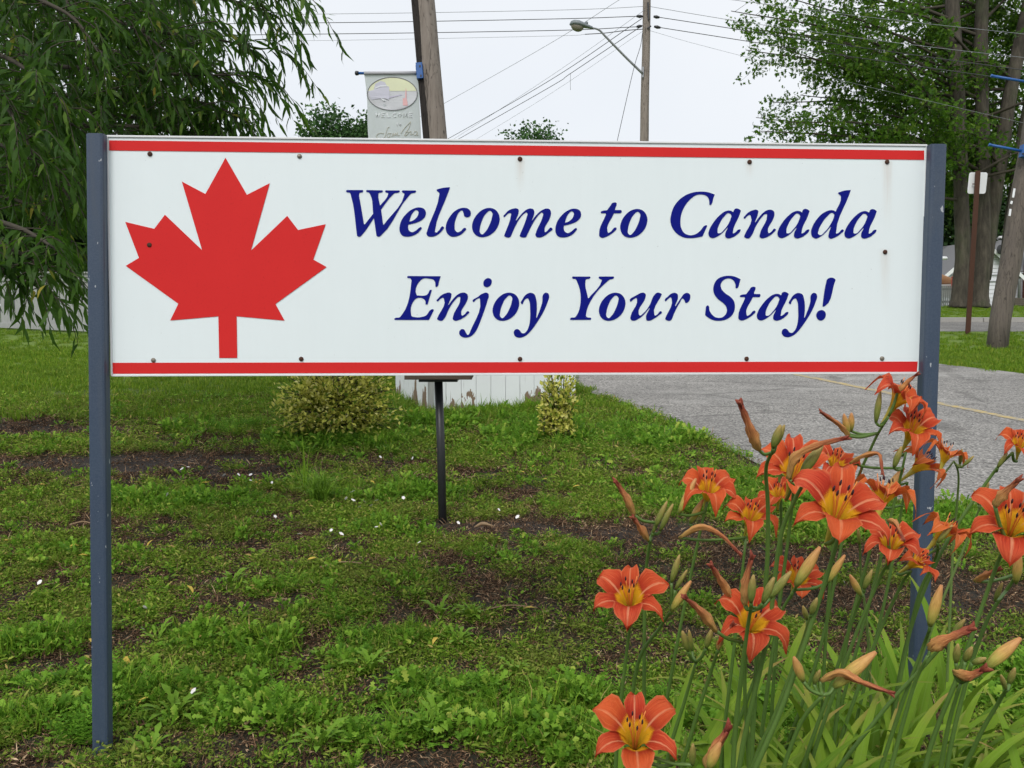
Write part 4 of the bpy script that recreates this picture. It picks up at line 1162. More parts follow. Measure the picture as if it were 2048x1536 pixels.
# ================================================================== TREES AND SHRUBS
def vnorm(a):
    return a / (np.linalg.norm(a, axis=1, keepdims=True) + 1e-12)
LANCE = (np.array([(0, 0, 0), (.28, -.5, .06), (.28, .5, .06), (.62, -.40, .05), (.62, .40, .05), (1, 0, -.10)]),      # along, across, lift
         [(0, 1, 2), (1, 3, 4, 2), (3, 5, 4)])
OVAL = (np.array([(0, 0, 0), (.45, -.5, .08), (.45, .5, .08), (1, 0, -.04)]), [(0, 1, 3), (0, 3, 2)])
LOBED = (np.array([(0, 0, 0), (.20, -.42, .03), (.42, -.18, 0), (.58, -.55, .05), (.66, -.2, 0), (1, 0, -.08), (.66, .2, 0), (.58, .55, .05), (.42, .18, 0), (.20, .42, .03)]),
         [(0, 1, 2, 8, 9), (2, 3, 4, 6, 7, 8), (4, 5, 6)])
def leaf_arrays(P, D, N, L, W, shape):
    tv, tf = shape
    D = vnorm(D); S = vnorm(np.cross(N, D)); N = np.cross(D, S)
    n, k = len(P), len(tv)
    V = (P[:, None, :] + D[:, None, :] * (tv[None, :, 0:1] * L[:, None, None]) + S[:, None, :] * (tv[None, :, 1:2] * W[:, None, None])
         + N[:, None, :] * (tv[None, :, 2:3] * L[:, None, None]))
    F = [tuple(i * k + q for q in f) for i in range(n) for f in tf]
    return V.reshape(-1, 3), F
def leaf_part(parent, name, P, D, N, L, W, shape, mat, kind='stuff'):
    V, F = leaf_arrays(np.asarray(P), np.asarray(D), np.asarray(N), np.asarray(L), np.asarray(W), shape)
    return part(parent, name, V, F, mat, False, None, kind)
def rnd(*s): return rng.normal(size=s)

# --- willow at the left, its boughs hanging into the picture
wroot = on_ground(-330, 930)
willow = thing('willow_tree', wroot, 'dense narrow-leaved willow filling the upper left, boughs drooping before the fence', 'tree')
M['willow_leaf'] = leafmat('willow_leaf', [(0.0, (0.016, 0.040, 0.008)), (0.45, (0.028, 0.066, 0.011)), (0.8, (0.055, 0.115, 0.018)), (0.97, (0.11, 0.18, 0.03)), (1.0, (0.30, 0.25, 0.04))], 0.35, 0.42, tcol=(0.10, 0.24, 0.02))
wtop = wroot + np.array((0.3, 0.4, 5.5))
tr = spline([wroot - np.array((0, 0, .3)), wroot + np.array((.05, .05, 1.2)), wroot + np.array((.2, .2, 3.0)), wtop], 5)
part(willow, 'trunk', *tube(tr, [0.22 - 0.13 * i / (len(tr) - 1) for i in range(len(tr))], 12, True, .1, 2), M['bark'], True)
TW = Geo()
LP, LD, LN, LL, LW_ = [], [], [], [], []
def twig(p0, pm, p1_, r=0.004, nleaf=20, ll=0.105, start=0.12):
    pts = spline([p0, pm, p1_], 4)
    TW.add(tube(pts, [r * (1 - .7 * i / (len(pts) - 1)) for i in range(len(pts))], 4, False))
    pts = np.array(pts)
    seg = np.linspace(start, 1.0, nleaf)
    for k, s in enumerate(seg):
        x = s * (len(pts) - 1); i = min(int(x), len(pts) - 2); fr = x - i
        p = pts[i] * (1 - fr) + pts[i + 1] * fr
        tan = nrm(pts[i + 1] - pts[i])
        side = nrm(np.cross(tan, (0, 0, 1)) + 0.4 * rng.normal(size=3))
        sg = 1 if k % 2 else -1
        d = tan * rng.uniform(.5, .95) + side * sg * rng.uniform(.25, .75) + np.array((0, 0, -rng.uniform(.15, .75)))
        LP.append(p); LD.append(d); LN.append(np.array((0, 0, 1.0)) + 0.75 * rng.normal(size=3))
        l = ll * rng.uniform(.65, 1.2) * (0.75 if s > .93 else 1)
        LL.append(l); LW_.append(l * rng.uniform(.14, .20))
def bough(pxs, ds, ntw=16, tl=(.28, .55), r=0.016, spread=1.0):
    P = np.array(spline([at_depth(x, y, d) for (x, y), d in zip(pxs, ds)], 8))
    TW.add(tube(P, [r * (1 - .75 * i / (len(P) - 1)) for i in range(len(P))], 6, False))
    for k in range(ntw):
        s = 0.15 + 0.85 * (k + rng.uniform(0, 1)) / ntw
        x = min(s, .999) * (len(P) - 1); i = min(int(x), len(P) - 2); fr = x - i
        p = P[i] * (1 - fr) + P[i + 1] * fr
        tan = nrm(P[i + 1] - P[i])
        l = rng.uniform(*tl)
        dirv = nrm(tan * rng.uniform(.4, 1.0) + spread * 0.6 * rng.normal(size=3) * np.array((1, 1, .5)))
        pm = p + dirv * l * .5 + np.array((0, 0, .02))
        pe = p + dirv * l * .9 + np.array((0, 0, -rng.uniform(.2, .55) * l))
        twig(p, pm, pe, .0035, int(l * 40), 0.124)
    twig(P[-2], P[-1], P[-1] + nrm(P[-1] - P[-3]) * .15 + np.array((0, 0, -.06)), .003, 10)
B = [([(150, -80), (360, -15), (480, 0), (560, 30)], [5.6, 5.2, 5.0, 4.9], 17), ([(300, -80), (480, -40), (550, -25), (590, -5)], [5.4, 5.1, 5.0, 4.9], 13),
     ([(120, 50), (340, 65), (440, 75), (530, 95)], [5.6, 5.3, 5.1, 5.0], 20), ([(100, 130), (320, 145), (420, 150), (500, 150)], [5.7, 5.3, 5.1, 5.0], 17),
     ([(120, 190), (330, 195), (430, 205), (500, 230)], [5.7, 5.4, 5.2, 5.1], 20), ([(150, 250), (320, 255), (400, 275), (470, 300)], [5.6, 5.3, 5.2, 5.1], 18),
     ([(140, 215), (300, 235), (400, 240), (480, 262)], [5.9, 5.6, 5.5, 5.4], 18), ([(100, 80), (300, 110), (400, 130), (470, 150)], [6.1, 5.8, 5.6, 5.5], 18),
     ([(-150, 400), (20, 450), (75, 475), (120, 505)], [4.4, 4.0, 3.9, 3.8], 10, (.2, .36)), ([(-150, 450), (0, 490), (55, 515), (100, 540)], [4.2, 3.9, 3.8, 3.8], 10, (.2, .36)), ([(-150, 470), (0, 540), (70, 570), (120, 600)], [4.6, 4.3, 4.2, 4.2], 8, (.18, .3)),
     ([(-200, 470), (-60, 505), (0, 530), (30, 560)], [4.2, 3.9, 3.8, 3.8], 9, (.2, .34)), ([(-220, 280), (0, 290), (100, 350), (170, 440)], [5.0, 4.6, 4.5, 4.5], 18),
     ([(-200, 60), (0, 110), (80, 170), (130, 240)], [4.8, 4.4, 4.3, 4.3], 16), ([(-150, 380), (30, 400), (110, 450), (165, 510)], [5.6, 5.2, 5.1, 5.0], 18),
     ([(-200, 150), (-20, 190), (40, 260), (75, 330)], [4.7, 4.3, 4.2, 4.2], 14), ([(-100, -80), (80, 0), (150, 40), (200, 110)], [5.0, 4.6, 4.5, 4.4], 16),
     ([(-60, -60), (200, 20), (300, 60), (380, 120)], [5.4, 5.0, 4.9, 4.8], 18)]
for bb in B:
    sh = 0 if bb[0][-1][0] < 300 else -26
    bough([(x + sh, y) for x, y in bb[0]], bb[1], bb[2], *(bb[3:4] or ((.26, .5),)))
# inner mass of hanging shoots
cnt = 0
while cnt < 1050:
    px, py = rng.uniform(-180, 440), rng.uniform(-130, 430)
    lim = 425 - max(0, (py - 250)) * 0.72
    if px > lim * rng.uniform(.55, 1.0): continue
    d = rng.uniform(4.8, 8.6)
    p = at_depth(px, py, d)
    l = rng.uniform(.35, .75)
    az = rng.normal(0, 1.0)
    dv_ = np.array((math.cos(az), math.sin(az) * .8, 0))
    twig(p, p + dv_ * l * .5 + np.array((0, 0, .06)), p + dv_ * l * .8 + np.array((0, 0, -.35 * l)), .004, int(l * 28), .128, .0)
    cnt += 1
for k in range(16):                                    # limbs carrying the boughs
    px, py, d = rng.uniform(-150, 300), rng.uniform(-80, 400), rng.uniform(6.2, 8)
    e = at_depth(px, py, d)
    s = wroot + np.array((.12, .12, rng.uniform(.9, 3.6)))
    P = spline([s, (s + e) / 2 + np.array((0, 0, .35)), e], 8)
    TW.add(tube(P, [.034 * (1 - .75 * i / (len(P) - 1)) for i in range(len(P))], 7, False))
part(willow, 'branches', TW.v, TW.f, M['twig'], True)
LP, LD, LN, LL, LW_ = map(np.array, (LP, LD, LN, LL, LW_))
dist = LP[:, 1]
rel = LP - CAM
pxx = CX + FPX * (rel @ RIGHT) / (rel @ FWD); pyy = CY - FPX * (rel @ UP) / (rel @ FWD)
vis = (pxx > 5) & (pxx < 680) & (pyy > 5) & (pyy < 700) & ~((pxx > 172) & (pyy > 262))
order = np.argsort(np.where(vis, dist / LL, 1e9))[:300]
one = np.zeros(len(LP), bool); one[order] = True
leaf_part(willow, 'crown', LP[~one], LD[~one], LN[~one], LL[~one], LW_[~one], LANCE, M['willow_leaf'])
lance_me = make_mesh('leaf', LANCE[0] * np.array((1, .16, 1)), LANCE[1], M['willow_leaf'])
Dn = vnorm(LD); Sn = vnorm(np.cross(LN, Dn)); Nn = np.cross(Dn, Sn)
for i in order:
    m = Matrix.Identity(4)
    for r_ in range(3):
        m[r_][0] = Dn[i][r_] * LL[i]; m[r_][1] = Sn[i][r_] * LW_[i] / .16; m[r_][2] = Nn[i][r_] * LL[i]; m[r_][3] = LP[i][r_]
    link('leaf', lance_me, willow, m)

# --- generic broadleaf tree built from boughs
def leaf_cloud(parent, tips, per, spread, size, mat, shape=OVAL, droop=0.3, name='crown'):
    tips = np.asarray(tips)
    P = np.repeat(tips, per, 0) + rnd(len(tips) * per, 3) * spread
    D = rnd(len(P), 3) + np.array((0, 0, -droop))
    N = rnd(len(P), 3) * .7 + np.array((0, 0, 1.0))
    L = size * rng.uniform(.6, 1.25, len(P)); W = L * rng.uniform(.6, .95, len(P))
    leaf_part(parent, name, P, D, N, L, W, shape, mat)
M['maple_foliage'] = leafmat('maple_foliage', [(0.0, (0.020, 0.050, 0.008)), (0.5, (0.045, 0.10, 0.014)), (0.85, (0.09, 0.17, 0.022)), (1.0, (0.18, 0.24, 0.04))], 0.38, 0.5, tcol=(0.13, 0.28, 0.02))
DM = float(np.dot(on_ground(1945, 614) - CAM, FWD))
def mp(px, py, dd=0.0): return at_depth(px, py, DM + dd)
mb = mp(1950, 611)
maple = thing('maple_tree', mb, 'large many-stemmed maple across the road, crown filling the upper right', 'tree')
def trunk(pts, ws, dd=0.0, seed=1):
    P = spline([mp(x, y, dd) for x, y in pts], 5)
    R = np.interp(np.linspace(0, 1, len(P)), np.linspace(0, 1, len(ws)), ws) * DM / FPX / 2
    part(maple, 'trunk', *tube(P, list(R), 16, True, .12, seed), M['bark'], True)
    return P
T1 = trunk([(1917, 616), (1919, 590), (1926, 500), (1922, 400), (1921, 300), (1912, 130), (1904, 10), (1892, -220)], [40, 31, 29, 27, 26, 27, 26, 18], -.2, 1)
T2 = trunk([(1957, 616), (1959, 590), (1966, 500), (1967, 400), (1967, 300), (1962, 130), (1966, -20), (1985, -260)], [48, 34, 28, 25, 24, 26, 24, 16], .1, 2)
T3 = trunk([(1970, 560), (1978, 470), (1992, 370), (2006, 280), (2022, 180), (2045, 60), (2090, -150)], [22, 28, 29, 28, 26, 24, 16], .35, 3)
T4 = trunk([(2010, 612), (2018, 480), (2042, 300), (2075, 120), (2110, -80)], [34, 26, 24, 22, 16], 1.2, 4)
mrng = np.random.default_rng(21)
tips, BR = [], Geo()
def mbough(s, e, n=26, spread=.55, r=.06):
    m_ = (s + e) / 2 + np.array((0, 0, mrng.uniform(.1, .6)))
    P = np.array(spline([s, m_, e], 6))
    BR.add(tube(P, [r * (1 - .8 * i / (len(P) - 1)) for i in range(len(P))], 6, False))
    for k in range(n):
        t_ = mrng.uniform(.25, 1.0) ** .8
        x = min(t_, .999) * (len(P) - 1); i = int(x)
        p = P[i] + (P[i + 1] - P[i]) * (x - i)
        q = p + mrng.normal(size=3) * spread * np.array((1, 1, .7)) * (0.5 + .7 * t_) + np.array((0, 0, -.15))
        BR.add(tube([p, (p + q) / 2 + np.array((0, 0, .06)), q], [.009, .006, .003], 3, False))
        tips.append(q); tips.append((p * .4 + q * .6))
stems = [T1, T2, T3]
left_ends = [(1462, 22, -1), (1478, 55, 1), (1492, 100, -1), (1520, 60, 0), (1548, 20, 2), (1560, 95, -2), (1600, 125, 0), (1610, 50, 1), (1660, 100, -2), (1520, 262, -1), (1512, 235, 0),
             (1545, 205, 1), (1575, 245, -2), (1600, 190, 0), (1625, 270, 1), (1660, 215, -1), (1700, 275, 0), (1720, 180, 1), (1760, 250, -2), (1680, 20, 3), (1740, 70, -3),
             (1520, -40, 0), (1590, -50, -1), (1660, -60, 2), (1820, 280, -3), (1800, 160, 1), (1850, 210, -3), (1640, 150, 3), (1560, -10, -3), (1780, 20, -2)]
for x, y, dd in left_ends:
    T = stems[mrng.integers(0, 2)]
    e = mp(x, y, dd)
    zc = e[2] - mrng.uniform(.8, 3.0)
    s = min(T, key=lambda p: abs(p[2] - max(zc, 4.5)))
    mbough(s, e, 24, .50)
for k in range(46):
    T = stems[mrng.integers(0, 3)]
    az = mrng.uniform(0, 2 * math.pi)
    s = T[mrng.integers(len(T) // 2 - 4, len(T))]
    L_ = mrng.uniform(3.0, 7.0)
    e = s + np.array((math.cos(az) * L_, math.sin(az) * L_ * .8, mrng.uniform(-.8, 2.2)))
    if e[0] < mp(1700, 100)[0] and mrng.random() < .8: continue
    if e[1] < s[1] - 1.0 and mrng.random() < .75: continue
    mbough(s, e, 24, .65)
for x, y, dd in [(1890, 330, 3), (1900, 290, 3), (1880, 60, 3), (2040, 60, 2), (1870, 140, 3), (2035, 330, 3), (1985, 250, 4), (1900, 30, 4), (1990, 40, 4), (2060, 200, 2), (1880, 250, 3), (1840, 90, 3), (1945, 280, 4), (1940, 160, 4), (1930, 60, 4), (1850, 30, 2), (1830, -20, 3), (1900, 100, 5), (1950, 10, 5), (2010, 90, 5), (2040, 170, 5), (1990, 160, 5), (1935, 220, 5), (1890, 190, 4), (1860, 290, 4), (1820, 210, 3), (2000, 320, 4), (2045, 250, 4), (1780, 120, 3), (1840, 150, 4), (1960, 350, 4), (1890, 370, 4)]:
    s = stems[mrng.integers(0, 3)]
    e = mp(x, y, dd); ss = min(s, key=lambda p: abs(p[2] - (e[2] - 1)))
    mbough(ss, e, 26, .6)
part(maple, 'branches', BR.v, BR.f, M['twig'], True)
leaf_cloud(maple, tips, 11, .14, .165, M['maple_foliage'], LOBED, .6)

# --- trees far behind
def far_tree(name, px, py_top, d, w, h, label, mat, seed, n=800, size=.30, base=None):
    r = np.random.default_rng(seed)
    top = at_depth(px, py_top, d)
    b = np.array((top[0], top[1], 1.45 if base is None else base))
    root = thing(name, b, label, 'tree', 'trees seen behind the sign')
    H = top[2] - b[2]
    P = [b - np.array((0, 0, .3)), b + np.array((.1, 0, H * .35)), b + np.array((0, .1, H * .75))]
    part(root, 'trunk', *tube(spline(P, 4), list(np.linspace(.28, .08, 9)), 10, True, .1, seed), M['bark'], True)
    # several overlapping lobes, then leaf clumps on their skins
    tips_, g = [], Geo()
    lobes = []
    for k in range(12):
        a = r.uniform(0, 2 * math.pi); q = r.uniform(0, .55) * w / 2
        lobes.append((b + np.array((math.cos(a) * q, math.sin(a) * q, H - h * r.uniform(.25, .85))), r.uniform(.26, .4) * w / 2 * 1.3))
    lobes.append((b + np.array((0, 0, H - h * .3)), h * .3))
    for c, rad in lobes:
        m = int(n / len(lobes))
        u = r.normal(size=(m, 3)); u /= np.linalg.norm(u, axis=1, keepdims=True)
        pts_ = c + u * rad * r.uniform(.45, 1.12, (m, 1)) * np.array((1, 1, .8))
        tips_.append(pts_)
        g.add(tube([b + np.array((0, 0, H * .45)), c], [.1, .03], 5, False))
    part(root, 'branches', g.v, g.f, M['twig'], True)
    tp = np.concatenate(tips_)
    tp = tp[tp[:, 2] < top[2] - .1]
    leaf_cloud(root, tp, 5, .22, size, mat, OVAL, .0)
    return root
M['far_leaf'] = leafmat('far_foliage', [(0.0, (0.03, 0.075, 0.022)), (0.5, (0.06, 0.13, 0.04)), (1.0, (0.11, 0.20, 0.07))], 0.25, 0.6)
M['dark_leaf'] = leafmat('dark_hedge_foliage', [(0.0, (0.010, 0.026, 0.008)), (0.5, (0.022, 0.05, 0.014)), (0.9, (0.045, 0.09, 0.02)), (1.0, (0.08, 0.13, 0.03))], 0.25, 0.6)
far_tree('broadleaf_tree', 655, 203, 48, 6.0, 5.6, 'round green tree top showing above the sign left of the banner', M['far_leaf'], 31, 1500, .22)
far_tree('broadleaf_tree', 735, 215, 49, 4.0, 4.6, 'green tree top partly hidden behind the faded banner', M['far_leaf'], 36, 1100, .22)
far_tree('broadleaf_tree', 1065, 238, 52, 6.0, 5.2, 'small spiky green tree top above the middle of the sign', M['far_leaf'], 33, 1500, .22)
for px, pt, d, w, h, sd, lb in ((-60, 120, 27, 7, 7.5, 41, 'dark tree behind the fence at the far left edge'), (90, 190, 28, 6, 7, 42, 'dark tree behind the fence beside the left sign post'),
                                (1890, 300, 62, 9, 8.5, 44, 'dark green tree behind the white house, left of the maple trunks'), (2010, 330, 72, 10, 8, 45, 'dark green tree behind the grey roof'),
                                (2110, 280, 70, 9, 9, 46, 'dark green tree beyond the right picture edge'), (1780, 380, 64, 9, 6.5, 47, 'dark tree hidden mostly behind the right sign post')):
    far_tree('broadleaf_tree', px, pt, d, w, h, lb, M['dark_leaf'], sd, 1500, .34)

# --- variegated shrubs
M['variegated'] = leafmat('variegated_leaf', [(0.0, (0.07, 0.14, 0.015)), (0.18, (0.17, 0.24, 0.03)), (0.4, (0.52, 0.53, 0.09)), (0.85, (0.70, 0.66, 0.16)), (1.0, (0.80, 0.76, 0.34))], 0.35, 0.5)
def shrub(px, py, w, h, label, seed, n, lean=0.0, core=.45):
    r = np.random.default_rng(seed)
    b = on_ground(px, py)
    root = thing('variegated_shrub', b, label, 'shrub', 'variegated shrubs near the white box')
    g = Geo(); P, D, N, L = [], [], [], []
    for k in range(n):
        a = r.uniform(0, 2 * math.pi); el = r.uniform(.05, 1.0)
        d = np.array((math.cos(a) * math.sqrt(1 - el * el * .75) * w / 2, math.sin(a) * math.sqrt(1 - el * el * .75) * w / 2, (el ** .8) * h * r.uniform(.8, 1.08)))
        d[0] += lean * el
        lob = .5 + .5 * math.sin(3.1 * a + 4 * el + seed) * math.cos(2.0 * a - 5 * el)
        d *= r.uniform(.62, 1.0) * (.78 + .34 * lob)
        base_ = b + np.array((r.normal() * .05, r.normal() * .05, 0))
        tip = b + d
        mid = base_ + (tip - base_) * .55 + np.array((0, 0, .12 * h))
        if k % 4 == 0: g.add(tube(spline([base_, mid, tip], 3), list(np.linspace(.008, .002, 7)), 4, False))
        for q in range(11):
            t_ = r.uniform(core, 1.0)
            p = (base_ * (1 - t_) ** 2 + mid * 2 * t_ * (1 - t_) + tip * t_ ** 2) + r.normal(size=3) * .022
            P.append(p); D.append(d / h * 1.4 + r.normal(size=3) * .7); N.append(np.array((0, 0, 1)) + r.normal(size=3) * .6); L.append(r.uniform(.034, .058))
    part(root, 'stems', g.v, g.f, M['twig'], True)
    L = np.array(L)
    leaf_part(root, 'foliage', np.array(P), np.array(D), np.array(N), L, L * .62, OVAL, M['variegated'])
shrub(676, 874, 1.24, .98, 'large rounded yellow and green variegated shrub below the sign', 51, 760)
shrub(1113, 884, .40, .80, 'narrow yellow and green variegated shrub at the right end of the white box', 52, 230, .02, .2)

# ================================================================== DAYLILIES
def m_petal(name, deep, mid):
    t = NT(name)
    s, w = t.attr('along'), t.attr('across')
    n = t.noise(t.pos(), 60.0, 4)
    c = t.ramp(t.math('ADD', s, t.math('MULTIPLY', t.math('SUBTRACT', n, .5), .10)), [(0.05, (0.62, 0.44, 0.03)), (0.37, (0.85, 0.43, 0.02)), (0.43, (0.42, 0.035, 0.018)), (0.58, deep), (0.82, mid), (1.0, deep)])
    rib = t.ramp(t.math('ABSOLUTE', w), [(0.0, 1.0), (0.06, 0.8), (0.11, 0.0)])
    rib = t.math('MULTIPLY', rib, t.ramp(s, [(.3, 0.), (.42, .8), (.85, .55), (1.0, 0.1)]))
    c = t.mix(t.math('MULTIPLY', rib, .95), c, (0.86, 0.40, 0.22))
    cx = t.n.new('ShaderNodeCombineXYZ'); t.l.new(t.math('MULTIPLY', s, .8), cx.inputs[0]); t.l.new(t.math('MULTIPLY', w, 5.0), cx.inputs[1]); t.l.new(t.math('MULTIPLY', t.objrand(), 9.0), cx.inputs[2])
    vein = t.noise(cx.outputs[0], 3.2, 4, .65)
    fade = t.ramp(s, [(.40, 0.), (.55, 1.)])
    c = t.mix(t.math('MULTIPLY', t.ramp(vein, [(.50, 0.), (.66, .6)]), fade), c, (0.36, 0.022, 0.012))
    c = t.mix(t.math('MULTIPLY', t.ramp(vein, [(.30, .6), (.46, 0.)]), fade), c, (0.80, 0.20, 0.075))
    c = t.mix(t.math('MULTIPLY', t.math('MULTIPLY', t.objrand(), .45), fade), c, (0.78, 0.17, 0.035))
    edge = t.math('MULTIPLY', t.ramp(t.math('ABSOLUTE', w), [(.86, 0.), (1., .55)]), fade)
    c = t.mix(edge, c, (0.80, 0.26, 0.11))
    t.color(c); t.rough(0.5)
    t.b.inputs['Specular IOR Level'].default_value = 0.12
    t.bump(vein, 0.5, 0.006)
    t.translucent(c, 0.30)
    return t.m
M['petal'] = m_petal('daylily_petal', (0.55, 0.050, 0.022), (0.71, 0.110, 0.048))
M['petal_o'] = m_petal('daylily_petal_orange', (0.62, 0.12, 0.025), (0.72, 0.19, 0.05))
def m_grad(name, stops, trans=.15, nscale=25, rough=.5, dark=.35):
    t = NT(name)
    n = t.noise(t.mapped(t.pos(), (1, 1, 1)), nscale, 4)
    c = t.ramp(t.math('ADD', t.attr('along'), t.math('MULTIPLY', t.math('SUBTRACT', n, .5), .3)), stops)
    cx = t.n.new('ShaderNodeCombineXYZ'); t.l.new(t.math('MULTIPLY', t.attr('along'), 1.6), cx.inputs[0]); t.l.new(t.math('MULTIPLY', t.attr('around'), 9.0), cx.inputs[1])
    streak = t.noise(cx.outputs[0], 2.6, 4, .6, .3)
    c = t.mix(t.ramp(streak, [(.48, 0.), (.70, dark)]), c, (0.20, 0.055, 0.02))
    c = t.mix(t.ramp(streak, [(.28, dark), (.42, 0.)]), c, (0.80, 0.52, 0.22))
    t.color(c); t.rough(rough)
    t.bump(streak, .5, .004)
    if trans: t.translucent(c, trans)
    return t.m
M['bud'] = m_grad('ripe_bud', [(0, (0.18, 0.26, 0.04)), (.25, (0.46, 0.42, 0.08)), (.55, (0.68, 0.42, 0.11)), (1, (0.62, 0.28, 0.10))])
M['bud_g'] = m_grad('green_bud', [(0, (0.12, 0.21, 0.03)), (.5, (0.26, 0.29, 0.06)), (1, (0.46, 0.32, 0.10))])
M['wilt'] = m_grad('wilted_flower', [(0, (0.55, 0.38, 0.10)), (.3, (0.66, 0.33, 0.10)), (.7, (0.58, 0.20, 0.07)), (1, (0.30, 0.05, 0.03))], .2, 60, .75, .8)
M['stem'] = simple('daylily_stem', (0.06, 0.13, 0.02), (0.11, 0.19, 0.035), 14, 0.5, 0.05)
M['stem_l'] = simple('pale_daylily_stem', (0.11, 0.18, 0.045), (0.16, 0.23, 0.06), 14, 0.5, 0.05)
def m_strap():
    t = NT('daylily_leaf')
    w, s = t.attr('across'), t.attr('along')
    c = t.mix(t.objrand(), (0.10, 0.21, 0.015), (0.25, 0.38, 0.038))
    c = t.mix(t.ramp(t.math('ABSOLUTE', w), [(0., .55), (.12, 0.)]), c, (0.22, 0.34, 0.07))
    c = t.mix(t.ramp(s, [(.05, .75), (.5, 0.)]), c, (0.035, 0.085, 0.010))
    cx = t.n.new('ShaderNodeCombineXYZ'); t.l.new(t.math('MULTIPLY', s, 2.0), cx.inputs[0]); t.l.new(t.math('MULTIPLY', w, 4.0), cx.inputs[1]); t.l.new(t.math('MULTIPLY', t.objrand(), 9.0), cx.inputs[2])
    line = t.noise(cx.outputs[0], 2.4, 3)
    spot = t.ramp(t.noise(t.pos(), 34.0, 3), [(.66, 0.), (.72, .7)])
    c = t.mix(spot, c, (0.24, 0.17, 0.05))
    c = t.mix(t.ramp(line, [(.45, 0.), (.7, .35)]), c, (0.07, 0.15, 0.018))
    c = t.mix(t.math('MULTIPLY', t.ramp(s, [(.80, 0.), (.97, 1.)]), t.objrand()), c, (0.34, 0.22, 0.08))
    t.color(c); t.rough(.5); t.b.inputs['Specular IOR Level'].default_value = .08; t.translucent((0.22, 0.36, 0.03), .25)
    return t.m
M['strap'] = m_strap()
M['throat'] = simple('flower_throat', (0.55, 0.42, 0.05), (0.40, 0.36, 0.05), 30, .5)
M['anther'] = simple('dark_anther', (0.03, 0.008, 0.012), None, 10, .8)
M['filament'] = simple('orange_filament', (0.70, 0.22, 0.04), None, 10, .5)

def petal_mesh(width, curl, seed, mat, L=1.0):
    """x radial, z along the flower's axis, unit radius"""
    r = random.Random(seed)
    ns, nw = 11, 6
    prof = [(.05, .0), (.09, .28), (.16, .52), (.28, .72), (.44, .87), (.62, .96), (.80, .98 - .05 * curl), (.93, .93 - .15 * curl), (1.0, .85 - .28 * curl)]
    wid = [(0, .12), (.15, .26), (.3, .45), (.45, .78), (.55, .97), (.64, .96), (.76, .74), (.88, .40), (1.0, .02)]
    pr = np.array(prof); wd = np.array(wid)
    V, F, A, B_ = [], [], [], []
    ph = r.uniform(0, 6); tw = r.uniform(-.12, .12)
    for i in range(ns):
        s = i / (ns - 1)
        x = np.interp(s, np.linspace(0, 1, len(pr)), pr[:, 0]); z = np.interp(s, np.linspace(0, 1, len(pr)), pr[:, 1])
        w = np.interp(s, wd[:, 0], wd[:, 1]) * width
        for j in range(nw + 1):
            c = -1 + 2 * j / nw
            cup = .10 * width * (1 - c * c) * (1 - .5 * s) - .05 * width
            wave = .095 * math.sin(s * 14 + ph + c * 2.4) * abs(c) ** 1.5 * min(1, max(0, (s - .3) * 4))
            V.append((x + .04 * (1 - abs(c)) * s, c * w * .5 + tw * s * s, z - cup * 1.5 + wave + .05 * abs(c)))
            A.append(s); B_.append(c)
    for i in range(ns - 1):
        for j in range(nw):
            a = i * (nw + 1) + j
            F.append((a, a + 1, a + nw + 2, a + nw + 1))
    me = make_mesh('petal', V, F, mat, True)
    attr(me, 'along', A); attr(me, 'across', B_)
    return me
WIDE = [petal_mesh(.78, .35 + .45 * k, 100 + k, M['petal']) for k in range(4)]
THIN = [petal_mesh(.50, .5 + .5 * k, 110 + k, M['petal']) for k in range(4)]
WIDE_O = [petal_mesh(.64, .9 + .5 * k, 120 + k, M['petal_o']) for k in range(3)]
THIN_O = [petal_mesh(.42, 1.1 + .5 * k, 130 + k, M['petal_o']) for k in range(3)]
def heart_mesh():
    g, mats = [], []
    # funnel below the petals, six filaments with anthers, one pistil
    n = 10
    v, f = [], []
    for r_, z in ((.035, -.40), (.05, -.2), (.07, .03), (.12, .30)):
        for q in range(n):
            t = 2 * math.pi * q / n
            v.append((r_ * math.cos(t), r_ * math.sin(t), z))
    f = [(i * n + q, i * n + (q + 1) % n, (i + 1) * n + (q + 1) % n, (i + 1) * n + q) for i in range(3) for q in range(n)]
    V, F, MI = list(v), list(f), [0] * len(f)
    for k in range(7):
        a = 2 * math.pi * k / 6 + .3
        top = (.17 * math.cos(a), .17 * math.sin(a) + .05, 1.12 + .06 * (k % 2)) if k < 6 else (.30, .1, 1.3)
        P = spline([(.03 * math.cos(a), .03 * math.sin(a), .1), (.07 * math.cos(a), .07 * math.sin(a), .6), top], 3)
        vv, ff = tube(P, .013, 5)
        o = len(V); V += [tuple(p) for p in vv]; F += [tuple(i + o for i in q) for q in ff]; MI += [1] * len(ff)
        if k < 6:
            t = np.array(top)
            vv, ff = tube([t + np.array((-.01, 0, -.02)), t + np.array((0, .01, .04)), t + np.array((.01, .02, .10))], [.016, .026, .012], 6)
            o = len(V); V += [tuple(p) for p in vv]; F += [tuple(i + o for i in q) for q in ff]; MI += [2] * len(ff)
    me = make_mesh('flower', V, F, M['throat'], True)
    me.materials.append(M['filament']); me.materials.append(M['anther'])
    me.polygons.foreach_set('material_index', MI)
    return me
HEART = heart_mesh()
def axis_matrix(pos, axis, spin, scale):
    u, w, a = frame_of(axis, (0, 0, 1))
    c, s = math.cos(spin), math.sin(spin)
    x = u * c + w * s; y = np.cross(a, x)
    m = Matrix.Identity(4)
    for r_ in range(3):
        m[r_][0] = x[r_] * scale; m[r_][1] = y[r_] * scale; m[r_][2] = a[r_] * scale; m[r_][3] = pos[r_]
    return m
